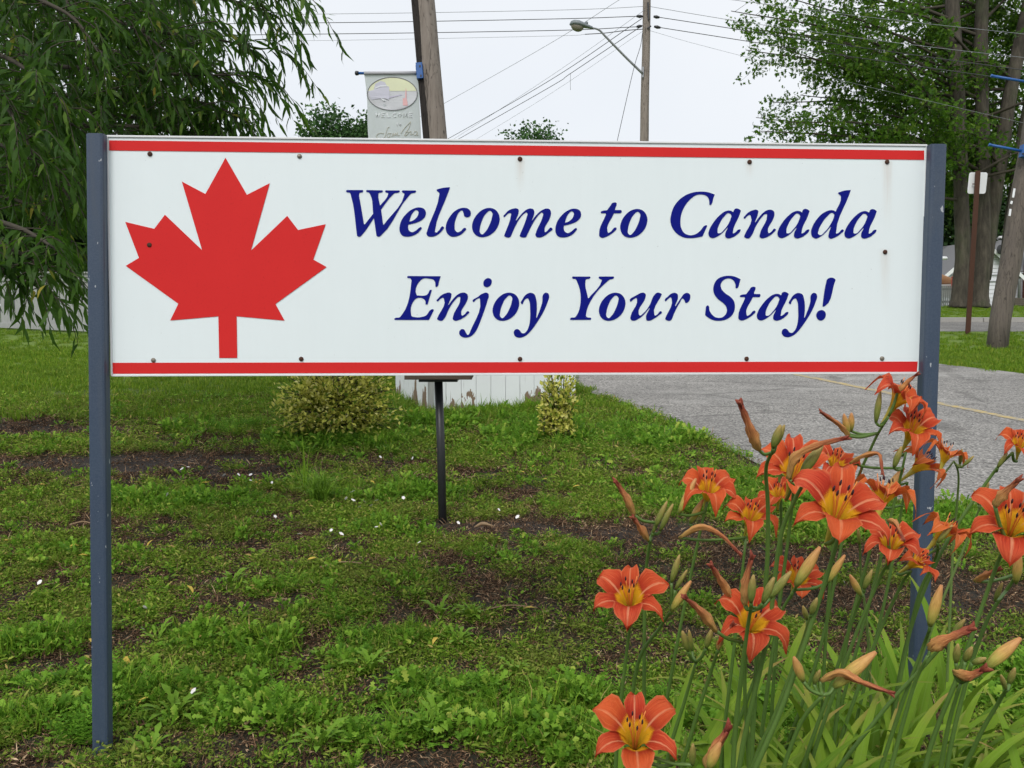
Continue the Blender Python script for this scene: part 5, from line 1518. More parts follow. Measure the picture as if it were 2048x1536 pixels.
def flower(root, px, py, d, wpx, ax, orange=False, seed=0, spin=None):
    """centre, depth, width in the photograph; ax = facing direction (right, up, to the camera)"""
    r = random.Random(seed)
    axis = nrm(RIGHT * ax[0] + UP * (ax[1] + .45) - FWD * ax[2])
    rad = wpx / FPX * d / 2 * 1.05
    c = at_depth(px, py, d) - axis * rad * .80
    sp = math.pi / 6 + r.uniform(-.28, .28) if spin is None else spin
    fl = link('flower', HEART, root, axis_matrix(c, axis, sp, rad))
    Wd, Th = (WIDE_O, THIN_O) if orange else (WIDE, THIN)
    for k in range(6):
        pool = Wd if k % 2 == 0 else Th
        me = pool[(seed + r.randrange(2)) % len(pool)]
        sc = r.uniform(.92, 1.08)
        loc = Matrix.Rotation(k * math.pi / 3 + r.uniform(-.1, .1), 4, 'Z') @ Matrix.Diagonal((sc, r.uniform(.92, 1.1), r.uniform(.85, 1.12), 1)) @ Matrix.Translation((0, 0, 0.012 if k % 2 == 0 else 0))
        o = bpy.data.objects.new('petal', me); COL.objects.link(o)
        o.parent = fl; o.matrix_local = loc
    return c - axis * rad * .35, axis
def bud_part(root, pts, kind, r0, seed):
    P = spline(pts, 8 if len(pts) < 3 else 6)
    n = len(P); rr = random.Random(seed)
    q_ = 12 if kind == 'w' else 9
    R, A = [], []
    for i in range(n):
        s = i / (n - 1)
        if kind == 'w': k = (.45 + .55 * math.sin(min(1, s * 1.5) * math.pi * .85)) * (1 - .35 * s) * rr.uniform(.85, 1.12)
        else: k = math.sin(math.pi * (0.10 + .83 * s)) ** .8 * (1.08 - .2 * s)
        R.append(max(.12, k) * r0); A += [s] * q_
    v, f = tube(P, R, q_, True, .10 if kind == 'w' else .03, seed)
    v = np.array(v).reshape(n, q_, 3)
    tw = rr.uniform(-2.5, 2.5)
    for i in range(n):      # folded tepals: ridges that wind along the withered bloom, faint seams on a bud
        c = np.array(P[i]); s = i / (n - 1)
        for q in range(q_):
            th = 2 * math.pi * q / q_
            k = 1 + (.34 if kind == 'w' else .07) * math.sin(3 * th + tw * s * (1 if kind == 'w' else .2))
            if kind == 'w': k *= 1 + .22 * math.sin(5 * th - 2 * tw * s + i)
            v[i, q] = c + (v[i, q] - c) * k
    v = v.reshape(-1, 3)
    o = part(root, 'bud' if kind != 'w' else 'wilted_flower', v, f, M[{'b': 'bud', 'g': 'bud_g', 'w': 'wilt'}[kind]], True)
    attr(o.data, 'along', A); attr(o.data, 'around', [q / q_ for _ in range(n) for q in range(q_)])
    if kind == 'w':         # ragged curled tip
        e, d_ = P[-1], nrm(P[-1] - P[-3])
        u, w, _ = frame_of(d_)
        for k in range(3):
            t = e + (u * math.cos(k * 2.1 + seed) + w * math.sin(k * 2.1 + seed)) * r0 * rr.uniform(.5, 1.0) + d_ * r0 * rr.uniform(.8, 2.0)
            ov, of = tube([e - d_ * r0 * .5, (e + t) / 2 + d_ * r0 * .3, t], [r0 * .45, r0 * .35, r0 * .08], 5, True, .3, seed + k)
            p2_ = part(o, 'curled_tip', ov, of, M['wilt'], True)
            attr(p2_.data, 'along', [1.0] * len(ov)); attr(p2_.data, 'around', [(k % 5) / 5 for k in range(len(ov))])
strap_cache = []
def strap_mesh(L, W, lift, bend, seed):
    r = random.Random(seed)
    n, m = 16, 4
    V, F, A, B_ = [], [], [], []
    p = np.zeros(3); ang = lift
    tw = r.uniform(-.5, .5)
    for i in range(n):
        s = i / (n - 1)
        w = W * (0.62 + .38 * min(1, s * 4)) * (1 - max(0, (s - .55) / .45) ** 1.8) + .0006
        dx, dz = math.cos(ang), math.sin(ang)
        for j in range(m + 1):
            c = -1 + 2 * j / m
            V.append((p[0] - dz * abs(c) * w * -.35 * (1 - .6 * s), c * w * .5 * math.cos(tw * s), p[2] + dx * abs(c) * w * .35 * (1 - .6 * s) + c * w * .5 * math.sin(tw * s)))
            A.append(s); B_.append(c)
        p = p + np.array((dx, 0, dz)) * L / (n - 1)
        ang -= bend * (0.4 + 2.2 * s * s) / (n - 1)
    for i in range(n - 1):
        for j in range(m):
            a = i * (m + 1) + j
            F.append((a, a + 1, a + m + 2, a + m + 1))
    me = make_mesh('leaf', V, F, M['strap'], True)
    attr(me, 'along', A); attr(me, 'across', B_)
    return me
for k in range(14):
    rs = random.Random(500 + k)
    strap_cache.append(strap_mesh(rs.uniform(.60, .86), rs.uniform(.022, .032), math.radians(rs.uniform(72, 88)), rs.uniform(.9, 2.3), 500 + k))
def daylily(label, d, path, flowers=(), buds=(), leaves=5, pale=False, r0=.0058):
    seed = sum(ord(c) for c in label)
    r = random.Random(seed)
    top_pts = [at_depth(x, y, d + .05 * (len(path) - 1 - i)) for i, (x, y) in enumerate(path)]
    lo, nx_ = top_pts[0], top_pts[1]
    dr = lo - nx_
    if dr[2] > -.02: dr[2] = -.1
    dr[0] *= .45; dr[1] *= .3
    k = (lo[2] - 0.0) / -dr[2]
    base = lo + dr * k
    base[1] = max(1.25, base[1])
    base[2] = float(ground_z(base[0], base[1]))
    root = thing('daylily', base, label, 'daylily', 'daylilies in front of the sign')
    pts = spline([base - np.array((0, 0, .04)), (base + lo) / 2 + np.array((dr[0] * -.05, 0, 0))] + top_pts, 6)
    R = [r0 * (1 - .5 * i / (len(pts) - 1)) for i in range(len(pts))]
    sm = M['stem_l'] if pale else M['stem']
    part(root, 'stem', *tube(pts, R, 7), sm, True)
    ends = []
    for i, fl in enumerate(flowers):
        fx, fy, w, ax = fl[:4]
        dd = fl[4] if len(fl) > 4 else d
        base_f, axis = flower(root, fx, fy, dd, w, ax, len(fl) > 5 and fl[5], seed + i)
        j = np.array(pts[-1]) if i == 0 else np.array(pts[-4])
        part(root, 'pedicel', *tube(spline([j, (j + base_f) / 2 - axis * .01, base_f], 4), list(np.linspace(R[-1], .0042, 9)), 6), sm, True)
    for i, b in enumerate(buds):
        kind, pp = b[0], b[1]
        dd = d + (r.uniform(-.05, .03))
        P = [at_depth(x, y, dd - .02 * q) for q, (x, y) in enumerate(pp)]
        size = {'b': .0088, 'g': .0062, 'w': .0078}[kind]
        if len(b) > 2: size *= b[2]
        j = min(pts[len(pts) // 2:], key=lambda q: np.linalg.norm(q - P[0]) + max(0, q[2] - P[0][2]) * 2)
        part(root, 'pedicel', *tube(spline([j, j * .4 + P[0] * .6 + np.array((0, 0, -.006)), P[0]], 3), .0034, 5), sm, True)
        bud_part(root, P, kind, size, seed + 50 + i)
    for i in range(leaves):
        az = r.uniform(0, 2 * math.pi) if base[0] > .62 else r.uniform(-1.5, 1.5)
        sc = r.uniform(.8, 1.08)
        me = strap_cache[r.randrange(len(strap_cache))]
        pos = base + np.array((r.uniform(-.05, .05), r.uniform(-.05, .05), -.01))
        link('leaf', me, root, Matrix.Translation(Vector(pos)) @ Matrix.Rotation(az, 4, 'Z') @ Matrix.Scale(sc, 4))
FV = (0, .55, .83)
daylily('daylily with the leftmost open orange flower, alone on its upright stem', 1.75, [(1233, 1500), (1248, 1350), (1262, 1235)], [(1258, 1192, 150, (-.15, .55, .8))])
daylily('daylily carrying three buds just right of the leftmost flower', 1.8, [(1255, 1500), (1275, 1330), (1320, 1255), (1342, 1222)], (), [('b', [(1342, 1222), (1382, 1162)], .9), ('g', [(1343, 1165), (1359, 1110)], 1.1), ('g', [(1350, 1180), (1374, 1140)], .8)], 5)
daylily('daylily with one outward flower left of the big bloom and two ripe buds', 2.0, [(1322, 1480), (1352, 1300), (1388, 1120), (1414, 1005)], [(1418, 972, 122, (0, .62, .75))], [('b', [(1358, 1027), (1392, 957)]), ('b', [(1380, 1047), (1407, 998)], .9)])
daylily('daylily topped only by two wilted blooms at the left of the clump', 1.9, [(1288, 1400), (1290, 1180), (1299, 1090), (1312, 1045)], (), [('w', [(1268, 1030), (1252, 995), (1233, 966)], 1.1), ('w', [(1296, 1080), (1284, 1060), (1268, 1038)], 1.0), ('g', [(1312, 1052), (1334, 1003)]), ('g', [(1320, 1062), (1346, 1008)]), ('g', [(1306, 1066), (1322, 1020)], .8)], 5)
daylily('daylily with the lowest open flower, cut by the bottom edge of the picture', 1.6, [(1300, 1700), (1288, 1590), (1280, 1505)], [(1271, 1466, 168, (-.05, .6, .75))], [('g', [(1345, 1530), (1348, 1480)]), ('g', [(1385, 1530), (1386, 1488)])], 6)
daylily('daylily with an open flower half covered by upright brown buds', 1.68, [(1498, 1536), (1490, 1390), (1492, 1285)], [(1504, 1240, 152, (.05, .5, .85))], [('w', [(1432, 1262), (1405, 1225), (1372, 1197)], 1.1), ('w', [(1462, 1196), (1445, 1165), (1424, 1133)], 1.1)])
daylily('daylily stem with a tall brown wilted bloom and green buds before an open flower', 1.5, [(1468, 1500), (1482, 1360), (1494, 1265), (1502, 1215)], (), [('w', [(1490, 1210), (1492, 1165), (1503, 1118)], 1.0), ('g', [(1502, 1205), (1507, 1150)], 1.1), ('g', [(1526, 1206), (1548, 1155)], 1.1), ('g', [(1540, 1196), (1582, 1143)], 1.2)], 5)
daylily('daylily with one fat orange bud crossing a small flower in the middle of the clump', 1.9, [(1450, 1536), (1505, 1370), (1555, 1240), (1588, 1180)], [(1597, 1150, 108, (.1, .6, .7), 2.1)], [('b', [(1592, 1172), (1640, 1094)], 1.35), ('b', [(1655, 1165), (1690, 1110)], .9)])
daylily('daylily with a small flower tucked left behind the big bloom and an arching wilted one', 1.95, [(1445, 1500), (1470, 1280), (1492, 1075)], [(1503, 1028, 108, (.1, .6, .75))], [('w', [(1358, 1075), (1400, 1053), (1440, 1068), (1476, 1103)], .9)])
daylily('tall daylily stem ending in an upright wilted orange bloom before the asphalt', 1.62, [(1512, 1350), (1533, 1150), (1536, 1020), (1532, 940), (1543, 905)], (), [('w', [(1518, 900), (1505, 865), (1482, 810)], 1.35), ('g', [(1546, 896), (1561, 850)], 1.2), ('g', [(1551, 892), (1569, 850)], 1.0)], 5, r0=.0062)
daylily('daylily stem leaning right with a twisted brown wilted bloom above the big flower', 1.55, [(1478, 1536), (1535, 1270), (1560, 1080), (1590, 1000), (1612, 960)], (), [('g', [(1603, 948), (1645, 890)], 1.5), ('w', [(1578, 958), (1592, 912), (1640, 888), (1686, 877)], .95)], 5, r0=.0062)
daylily('daylily with a wide flower directly above and behind the big bloom', 1.85, [(1520, 1500), (1560, 1200), (1580, 1050), (1588, 965)], [(1590, 935, 152, (0, .55, .8))])
daylily('daylily with the largest open flower, facing the camera in the middle of the clump', 1.45, [(1470, 1650), (1570, 1400), (1645, 1180), (1680, 1065)], [(1680, 1012, 196, (0, .52, .85))], (), 6, r0=.0065)
daylily('daylily with a small flower peeping out behind the upper middle blooms', 2.15, [(1650, 1300), (1665, 1100), (1672, 950)], [(1672, 922, 100, (.1, .6, .7))])
daylily('tallest daylily, its side-facing flower touching the lower right corner of the board', 2.1, [(1560, 1536), (1640, 1300), (1700, 1010), (1745, 890), (1778, 832)], [(1802, 790, 118, (.45, .55, .5))], [('g', [(1752, 845), (1761, 782)], 1.2), ('w', [(1697, 872), (1680, 850), (1645, 826)], .9), ('b', [(1697, 868), (1688, 828)], .9), ('b', [(1702, 862), (1703, 826)], .9), ('w', [(1795, 785), (1815, 765), (1832, 750)], .8)])
daylily('daylily with a deep red flower overlapping the right post under the tallest one', 2.12, [(1650, 1536), (1735, 1220), (1788, 1010), (1812, 905)], [(1828, 853, 118, (.1, .55, .8))], [('g', [(1788, 935), (1803, 893)], 1.2), ('w', [(1700, 926), (1725, 912), (1757, 908), (1765, 945)], .8)])
daylily('daylily with an orange flower seen from its side against the right post', 2.2, [(1700, 1500), (1770, 1200), (1805, 1010), (1815, 965)], [(1848, 925, 100, (.75, .25, .25), 2.2, True)], [('b', [(1758, 1012), (1808, 935)], 1.4)])
daylily('pale thin-stemmed daylily with a small orange flower right of the post', 2.35, [(1905, 1120), (1914, 1010), (1917, 950), (1908, 922)], [(1893, 903, 88, (.35, .75, .1), 2.35, True)], [('g', [(1920, 928), (1924, 898)], .9), ('g', [(1926, 932), (1948, 912)], .8)], 4, True, .0045)
daylily('daylily with an upward-facing flower just left of the right post', 1.85, [(1620, 1536), (1700, 1300), (1758, 1160), (1780, 1120)], [(1783, 1083, 118, (-.1, .65, .7))], [('w', [(1775, 1040), (1790, 1045), (1805, 1075)], .8)])
daylily('daylily with a half-turned flower before the lower right post', 1.95, [(1665, 1536), (1745, 1300), (1800, 1175), (1822, 1142)], [(1838, 1120, 88, (.6, .2, .55))])
daylily('daylily with a side-facing orange flower right of the post, above the leaves', 2.0, [(1785, 1450), (1832, 1210), (1866, 1130), (1878, 1095)], [(1893, 1058, 112, (.65, .45, .3), 2.0, True)], [('g', [(1875, 1085), (1905, 1050)], 1.0)])
daylily('daylily with a large flower cut off by the right picture edge', 1.55, [(1850, 1536), (1920, 1340), (1990, 1140), (2014, 1085)], [(2026, 1042, 172, (-.25, .45, .85))], [('w', [(1990, 1012), (2010, 985), (2034, 962)], 1.0)], 6)
daylily('daylily with the small upper flower at the right picture edge', 2.0, [(1810, 1300), (1880, 1110), (1980, 955), (2025, 905)], [(2040, 885, 80, (-.2, .6, .7))], [('g', [(1995, 935), (2015, 905)], .8)], 4)
daylily('daylily stem with one upright pale bud right beside the lower post', 1.7, [(1740, 1620), (1800, 1420), (1848, 1290), (1858, 1262)], (), [('b', [(1860, 1252), (1883, 1170)], 1.15)], 6)
daylily('daylily stem ending in a plump wilted bloom pointing right, right of the post', 1.6, [(1765, 1620), (1822, 1390), (1855, 1312)], (), [('w', [(1860, 1300), (1885, 1280), (1940, 1258)], 1.35)], 6)
daylily('daylily with a long ripe bud and a curled wilted bloom at the lower right', 1.5, [(1872, 1620), (1895, 1460), (1922, 1365)], (), [('w', [(1908, 1342), (1935, 1350), (1966, 1340)], 1.25), ('b', [(1972, 1336), (2042, 1276)], 1.2), ('g', [(1912, 1325), (1916, 1288)]), ('g', [(1930, 1322), (1944, 1294)]), ('g', [(1945, 1326), (1972, 1316)], .9)], 6)
daylily('daylily with a ripe orange bud above a drooping red-tipped wilted bloom, low in the leaves', 1.5, [(1548, 1620), (1595, 1460), (1645, 1390)], (), [('b', [(1668, 1374), (1752, 1304)], 1.3), ('w', [(1640, 1362), (1680, 1345), (1725, 1365), (1780, 1385)], .9), ('b', [(1606, 1362), (1588, 1314)], .9), ('g', [(1628, 1368), (1640, 1340)], .8)], 7)
daylily('daylily stem with a closed orange bloom at the bottom edge of the picture', 1.5, [(1392, 1660), (1405, 1575), (1412, 1540)], (), [('w', [(1414, 1535), (1430, 1500), (1455, 1460)], 1.3), ('b', [(1418, 1536), (1440, 1485)], 1.0)], 8)
daylily('daylily with an orange flower seen from behind, right of the big bloom', 1.95, [(1690, 1300), (1738, 1110), (1752, 1030)], [(1768, 985, 128, (.35, .75, -.05), 1.95, True)], ())
daylily('daylily stem with two small closed buds at the right edge below the cut-off flower', 1.75, [(1900, 1500), (1962, 1270), (2020, 1170), (2044, 1140)], (), [('w', [(1950, 1162), (1970, 1150), (1995, 1140)], .9), ('b', [(2032, 1165), (2040, 1105)], 1.0), ('g', [(1990, 1200), (2005, 1165)], .8)], 6)
daylily('short daylily stem with a fork of small green buds at the left of the clump', 1.8, [(1332, 1536), (1370, 1400), (1392, 1325)], (), [('g', [(1376, 1302), (1365, 1262)], 1.1), ('g', [(1384, 1302), (1378, 1260)], .9), ('g', [(1412, 1296), (1424, 1258)], 1.1)], 6)
daylily('bare green daylily stem crossing low in front of the middle bud', 1.55, [(1500, 1560), (1550, 1430), (1600, 1300), (1622, 1230)], (), [('g', [(1622, 1228), (1634, 1196)], .9), ('g', [(1615, 1240), (1606, 1212)], .8)], 3)
daylily('daylily stem with two slim buds between the big bloom and the post', 1.8, [(1600, 1560), (1660, 1380), (1705, 1240), (1728, 1180)], (), [('g', [(1728, 1178), (1744, 1140)], 1.0), ('b', [(1722, 1190), (1700, 1150)], .8)], 3)
daylily('pale daylily stem rising behind the leaves left of the post', 2.2, [(1742, 1420), (1735, 1260), (1722, 1150), (1720, 1090)], (), [('g', [(1720, 1090), (1716, 1058)], .8)], 3, True, .005)
daylily('daylily stem leaning far right past the lower post', 1.7, [(1640, 1600), (1760, 1430), (1850, 1330), (1905, 1270)], (), [('g', [(1905, 1268), (1930, 1238)], 1.0)], 3)
daylily('daylily stem with a lone green bud at the lower right edge', 1.6, [(1910, 1600), (1955, 1480), (2000, 1400), (2018, 1370)], (), [('g', [(2018, 1368), (2030, 1336)], 1.0), ('g', [(2012, 1378), (2002, 1350)], .8)], 4)
daylily('slender daylily stem with a wilted tip below the leftmost flower', 1.7, [(1350, 1600), (1385, 1460), (1420, 1350), (1436, 1300)], (), [('w', [(1436, 1298), (1446, 1272), (1464, 1250)], .8)], 4)
daylily('tall slim daylily stem with small buds right of the post near the asphalt edge', 2.2, [(1800, 1450), (1870, 1240), (1935, 1080), (1965, 1000)], (), [('g', [(1965, 998), (1978, 965)], .8), ('g', [(1958, 1010), (1948, 980)], .7)], 3, True, .005)
daylily('daylily with a small open flower behind the tall wilted stem', 2.1, [(1545, 1400), (1560, 1180), (1562, 1000), (1560, 925)], [(1556, 985, 84, (-.2, .5, .7))], [('g', [(1562, 922), (1570, 892)], .8)], 3)
for k, (x, y) in enumerate([(1560, 1640), (1620, 1720), (1680, 1600), (1740, 1700), (1800, 1620), (1870, 1720), (1940, 1620), (2010, 1700), (1520, 1720), (2080, 1560), (1480, 1640)]):
    labs = ['left of centre below the brown buds', 'below the middle of the clump', 'under the big bloom', 'low in the centre of the leaves', 'at the foot of the right post', 'in the front right of the clump', 'right of the post near the bottom edge',
            'in the bottom right corner', 'by the closed bloom at the bottom edge', 'against the right picture edge', 'at the left end of the leaves']
    b = at_depth(x, y, 1.9)
    b[2] = float(ground_z(b[0], b[1]))
    root = thing('daylily_leaf_fan', b, 'flowerless fan of green strap leaves ' + labs[k], 'daylily leaves', 'leaf fans among the daylilies')
    rr = random.Random(900 + k)
    for i in range(15):
        link('leaf', strap_cache[rr.randrange(len(strap_cache))], root, Matrix.Translation(Vector(b + np.array((rr.uniform(-.08, .08), rr.uniform(-.08, .08), -.01)))) @ Matrix.Rotation(rr.uniform(0, 6.28), 4, 'Z') @ Matrix.Scale(rr.uniform(.7, 1.0), 4))
for k, (x, d_, lab) in enumerate([(1800, 2.3, 'left side of the right post foot'), (1842, 2.4, 'front of the right post foot'), (1885, 2.35, 'right side of the right post foot'), (1690, 2.2, 'soil between the clump and the right post')]):
    b = at_depth(x, 1560, d_); b[2] = float(ground_z(b[0], b[1]))
    root = thing('daylily_leaf_fan', b, 'tall fan of green strap leaves at the ' + lab, 'daylily leaves', 'leaf fans among the daylilies')
    rr = random.Random(950 + k)
    for i in range(24):
        link('leaf', strap_cache[rr.randrange(len(strap_cache))], root, Matrix.Translation(Vector(b + np.array((rr.uniform(-.09, .09), rr.uniform(-.06, .06), -.01)))) @ Matrix.Rotation(rr.uniform(0, 6.28), 4, 'Z') @ Matrix.Scale(rr.uniform(.75, 1.0), 4))

# ================================================================== GROUND COVER
protos = bpy.data.collections.new('ground_cover_plants')      # kept out of the scene, only instanced
def proto(name, geo_list, mats):
    V, F, MI = [], [], []
    for mi, (v, f) in geo_list:
        o = len(V); V += [tuple(map(float, p)) for p in v]; F += [tuple(i + o for i in q) for q in f]; MI += [mi] * len(f)
    me = make_mesh(name, V, F, None)
    for m in mats: me.materials.append(m)
    me.polygons.foreach_set('material_index', MI)
    o = bpy.data.objects.new(name, me)
    protos.objects.link(o)
    return name
M['clover'] = leafmat('low_weed_leaf', [(0.0, (0.076, 0.152, 0.015)), (0.4, (0.160, 0.272, 0.025)), (0.75, (0.243, 0.366, 0.037)), (0.93, (0.404, 0.430, 0.101)), (1.0, (0.500, 0.329, 0.127))], .38, .55, .45, (0.19, 0.18, 0.05), 2.2, inst=True)
M['grass'] = leafmat('grass_blade', [(0.0, (0.100, 0.200, 0.017)), (0.5, (0.171, 0.327, 0.026)), (0.95, (0.285, 0.424, 0.043)), (1.0, (0.598, 0.436, 0.182))], .40, .5, .3, (0.17, 0.18, 0.05), 1.4, inst=True)
M['feather'] = leafmat('feathery_weed', [(0.0, (0.079, 0.185, 0.018)), (0.6, (0.148, 0.332, 0.030)), (1.0, (0.251, 0.455, 0.050))], .40, .5, inst=True)
M['broad'] = leafmat('broad_weed_leaf', [(0.0, (0.081, 0.184, 0.018)), (0.5, (0.154, 0.316, 0.028)), (0.9, (0.268, 0.455, 0.051)), (1.0, (0.438, 0.506, 0.089))], .40, .45, inst=True)
M['debris'] = leafmat('dead_debris', [(0.0, (0.025, 0.016, 0.011)), (0.4, (0.082, 0.048, 0.030)), (0.75, (0.176, 0.101, 0.057)), (0.93, (0.329, 0.209, 0.122)), (1.0, (0.564, 0.420, 0.265))], 0, .85, inst=True)
M['lawn'] = leafmat('lawn_blade', [(0.0, (0.088, 0.181, 0.014)), (0.5, (0.154, 0.272, 0.021)), (0.9, (0.235, 0.352, 0.031)), (1.0, (0.398, 0.386, 0.080))], .35, .5, .25, (0.15, 0.19, 0.04), .5, inst=True)
prng = np.random.default_rng(77)
def pu(*a): return prng.uniform(*a)
def leafset(n, rad, h, l, w, shape, flat_=.7):
    a = prng.uniform(0, 2 * math.pi, n); q = np.sqrt(prng.uniform(0, 1, n)) * rad
    P = np.stack([np.cos(a) * q, np.sin(a) * q, prng.uniform(0, h, n)], 1)
    D = np.stack([np.cos(a) + prng.normal(0, .8, n), np.sin(a) + prng.normal(0, .8, n), prng.uniform(-.2, .7, n)], 1)
    N = np.stack([prng.normal(0, .5, n), prng.normal(0, .5, n), np.full(n, flat_)], 1)
    L = prng.uniform(l * .6, l * 1.25, n)
    return leaf_arrays(P, D, N, L, L * w, shape)
def blades(n, rad, h, w, lean=.5):
    V, F = [], []
    for k in range(n):
        a = pu(0, 6.28); b = pu(0, 6.28); q = rad * math.sqrt(pu(0, 1))
        p = np.array((math.cos(a) * q, math.sin(a) * q, -.005)); hh = h * pu(.5, 1.2); ww = w * pu(.7, 1.2)
        d = np.array((math.cos(b), math.sin(b), 0)); s = np.array((-d[1], d[0], 0)) * ww / 2
        ln = lean * pu(.2, 1.2)
        p1_ = p + np.array((0, 0, hh * .55)) + d * hh * .25 * ln; p2_ = p + np.array((0, 0, hh * (1 - .3 * ln))) + d * hh * .8 * ln
        o = len(V); V += [p - s, p + s, p1_ - s * .8, p1_ + s * .8, p2_]
        F += [(o, o + 1, o + 3, o + 2), (o + 2, o + 3, o + 4)]
    return V, F
def feathers(n, rad, h):
    V, F = [], []
    for k in range(n):
        a = pu(0, 6.28); el = pu(.5, 1.3); L = h * pu(.6, 1.2)
        d = np.array((math.cos(a) * math.cos(el), math.sin(a) * math.cos(el), math.sin(el)))
        s = np.array((-math.sin(a), math.cos(a), 0))
        p0 = np.array((math.cos(a), math.sin(a), 0)) * pu(0, rad)
        for j in range(6):
            t_ = .25 + .75 * j / 6
            c = p0 + d * L * t_ - np.array((0, 0, .25 * L * t_ * t_))
            for sg in (-1, 1):
                e = c + s * sg * L * .26 * (1.15 - t_) * pu(.8, 1.2) + d * L * .12
                n_ = np.array((0, 0, L * .035))
                o = len(V); V += [c - n_, c + n_, e + n_ * .6, c + d * L * .07]
                F += [(o, o + 3, o + 2, o + 1)]
    return V, F
TOOTH = (np.array([(0, 0, 0), (.15, -.10, .03), (.3, -.32, .06), (.4, -.16, .06), (.55, -.48, .08), (.63, -.2, .07), (.8, -.42, .05), (1, 0, -.06), (.8, .42, .05), (.63, .2, .07), (.55, .48, .08), (.4, .16, .06), (.3, .32, .06), (.15, .10, .03)]),
         [(0, 1, 13), (1, 2, 3, 11, 12, 13), (3, 4, 5, 9, 10, 11), (5, 6, 7, 8, 9)])
def rosette(n, l, w):
    a = np.arange(n) * 2.399 + prng.normal(0, .25, n)
    el = prng.uniform(.25, .95, n)
    D = np.stack([np.cos(a) * np.cos(el), np.sin(a) * np.cos(el), np.sin(el)], 1)
    N = np.stack([-np.cos(a) * np.sin(el), -np.sin(a) * np.sin(el), np.cos(el)], 1) + prng.normal(0, .15, (n, 3))
    L = prng.uniform(l * .6, l * 1.15, n)
    return leaf_arrays(np.zeros((n, 3)), D, N, L, L * w, TOOTH)
names = {}
for k in range(3):
    proto('clover_patch_%s' % 'abc'[k], [(0, leafset(44, .06, .030, .0135, .62, OVAL)), (0, leafset(16, .065, .04, .026, .24, LANCE)), (0, blades(7, .05, .045, .003, 1.0))], [M['clover']])
for k in range(3):
    proto('grass_tuft_%s' % 'abc'[k], [(0, blades(22, .035, .075, .0040, .9)), (1, leafset(9, .05, .02, .016, .6, OVAL))], [M['grass'], M['clover']])
for k in range(2):
    proto('feather_weed_%s' % 'ab'[k], [(0, feathers(13, .02, .075))], [M['feather']])
for k in range(2):
    proto('broad_weed_%s' % 'ab'[k], [(0, leafset(15, .05, .05, .034, .5, LOBED, .9))], [M['broad']])
def leafy(n, h, l):
    a = prng.uniform(0, 6.28, n); q = np.sqrt(prng.uniform(0, 1, n)) * .04
    P = np.stack([np.cos(a) * q, np.sin(a) * q, prng.uniform(0, h, n)], 1)
    el = prng.uniform(.2, 1.2, n)
    D = np.stack([np.cos(a) * np.cos(el), np.sin(a) * np.cos(el), np.sin(el)], 1) + prng.normal(0, .3, (n, 3))
    N = np.stack([-np.cos(a) * np.sin(el), -np.sin(a) * np.sin(el), np.cos(el)], 1) + prng.normal(0, .3, (n, 3))
    L = prng.uniform(l * .6, l * 1.2, n)
    return leaf_arrays(P, D, N, L, L * prng.uniform(.45, .7, n), TOOTH)
for k in range(3):
    proto('leafy_weed_%s' % 'abc'[k], [(0, leafy(26, .045, .036))], [M['broad']])
for k in range(2):
    proto('mulch_%s' % 'ab'[k], [(0, leafset(26, .07, .010, .020, .28, OVAL, 2.0)), (0, leafset(10, .07, .014, .05, .05, LANCE, 2.0))], [M['debris']])
for k in range(2):
    proto('lawn_tuft_%s' % 'ab'[k], [(0, blades(60, .13, .085, .0085, .9))], [M['lawn']])
order_names = sorted(o.name for o in protos.objects)
IDX = {n: i for i, n in enumerate(order_names)}
tree = bpy.data.node_groups.new('scatter', 'GeometryNodeTree')
tree.interface.new_socket('Geometry', in_out='INPUT', socket_type='NodeSocketGeometry')
tree.interface.new_socket('Geometry', in_out='OUTPUT', socket_type='NodeSocketGeometry')
tn, tl = tree.nodes, tree.links
gi, go = tn.new('NodeGroupInput'), tn.new('NodeGroupOutput')
iop = tn.new('GeometryNodeInstanceOnPoints')
ci = tn.new('GeometryNodeCollectionInfo'); ci.inputs['Collection'].default_value = protos
ci.inputs['Separate Children'].default_value = True; ci.inputs['Reset Children'].default_value = True
def named(n, t):
    a = tn.new('GeometryNodeInputNamedAttribute'); a.data_type = t; a.inputs['Name'].default_value = n
    return a.outputs['Attribute']
iop.inputs['Pick Instance'].default_value = True
tl.new(gi.outputs[0], iop.inputs['Points']); tl.new(ci.outputs[0], iop.inputs['Instance'])
tl.new(named('pick', 'INT'), iop.inputs['Instance Index'])
e2r = tn.new('FunctionNodeEulerToRotation')
tl.new(named('turn', 'FLOAT_VECTOR'), e2r.inputs[0]); tl.new(e2r.outputs[0], iop.inputs['Rotation'])
tl.new(named('size', 'FLOAT_VECTOR'), iop.inputs['Scale'])
tl.new(iop.outputs[0], go.inputs[0])
def scatter(name, label, cat, pts, picks, scales, tilt=.18):
    n = len(pts)
    me = bpy.data.meshes.new(name)
    me.from_pydata(np.asarray(pts).tolist(), [], [])
    a = me.attributes.new('pick', 'INT', 'POINT'); a.data.foreach_set('value', np.asarray(picks, np.int32))
    rot = np.stack([prng.normal(0, tilt, n), prng.normal(0, tilt, n), prng.uniform(0, 6.28, n)], 1)
    a = me.attributes.new('turn', 'FLOAT_VECTOR', 'POINT'); a.data.foreach_set('vector', rot.astype(np.float32).ravel())
    s = np.asarray(scales, float)
    sc = np.stack([s, s, s * prng.uniform(.75, 1.35, n)], 1)
    a = me.attributes.new('size', 'FLOAT_VECTOR', 'POINT'); a.data.foreach_set('vector', sc.astype(np.float32).ravel())
    o = link(name, me)
    md = o.modifiers.new('scatter', 'NODES'); md.node_group = tree
    return set_props(o, label, cat, None, 'stuff')
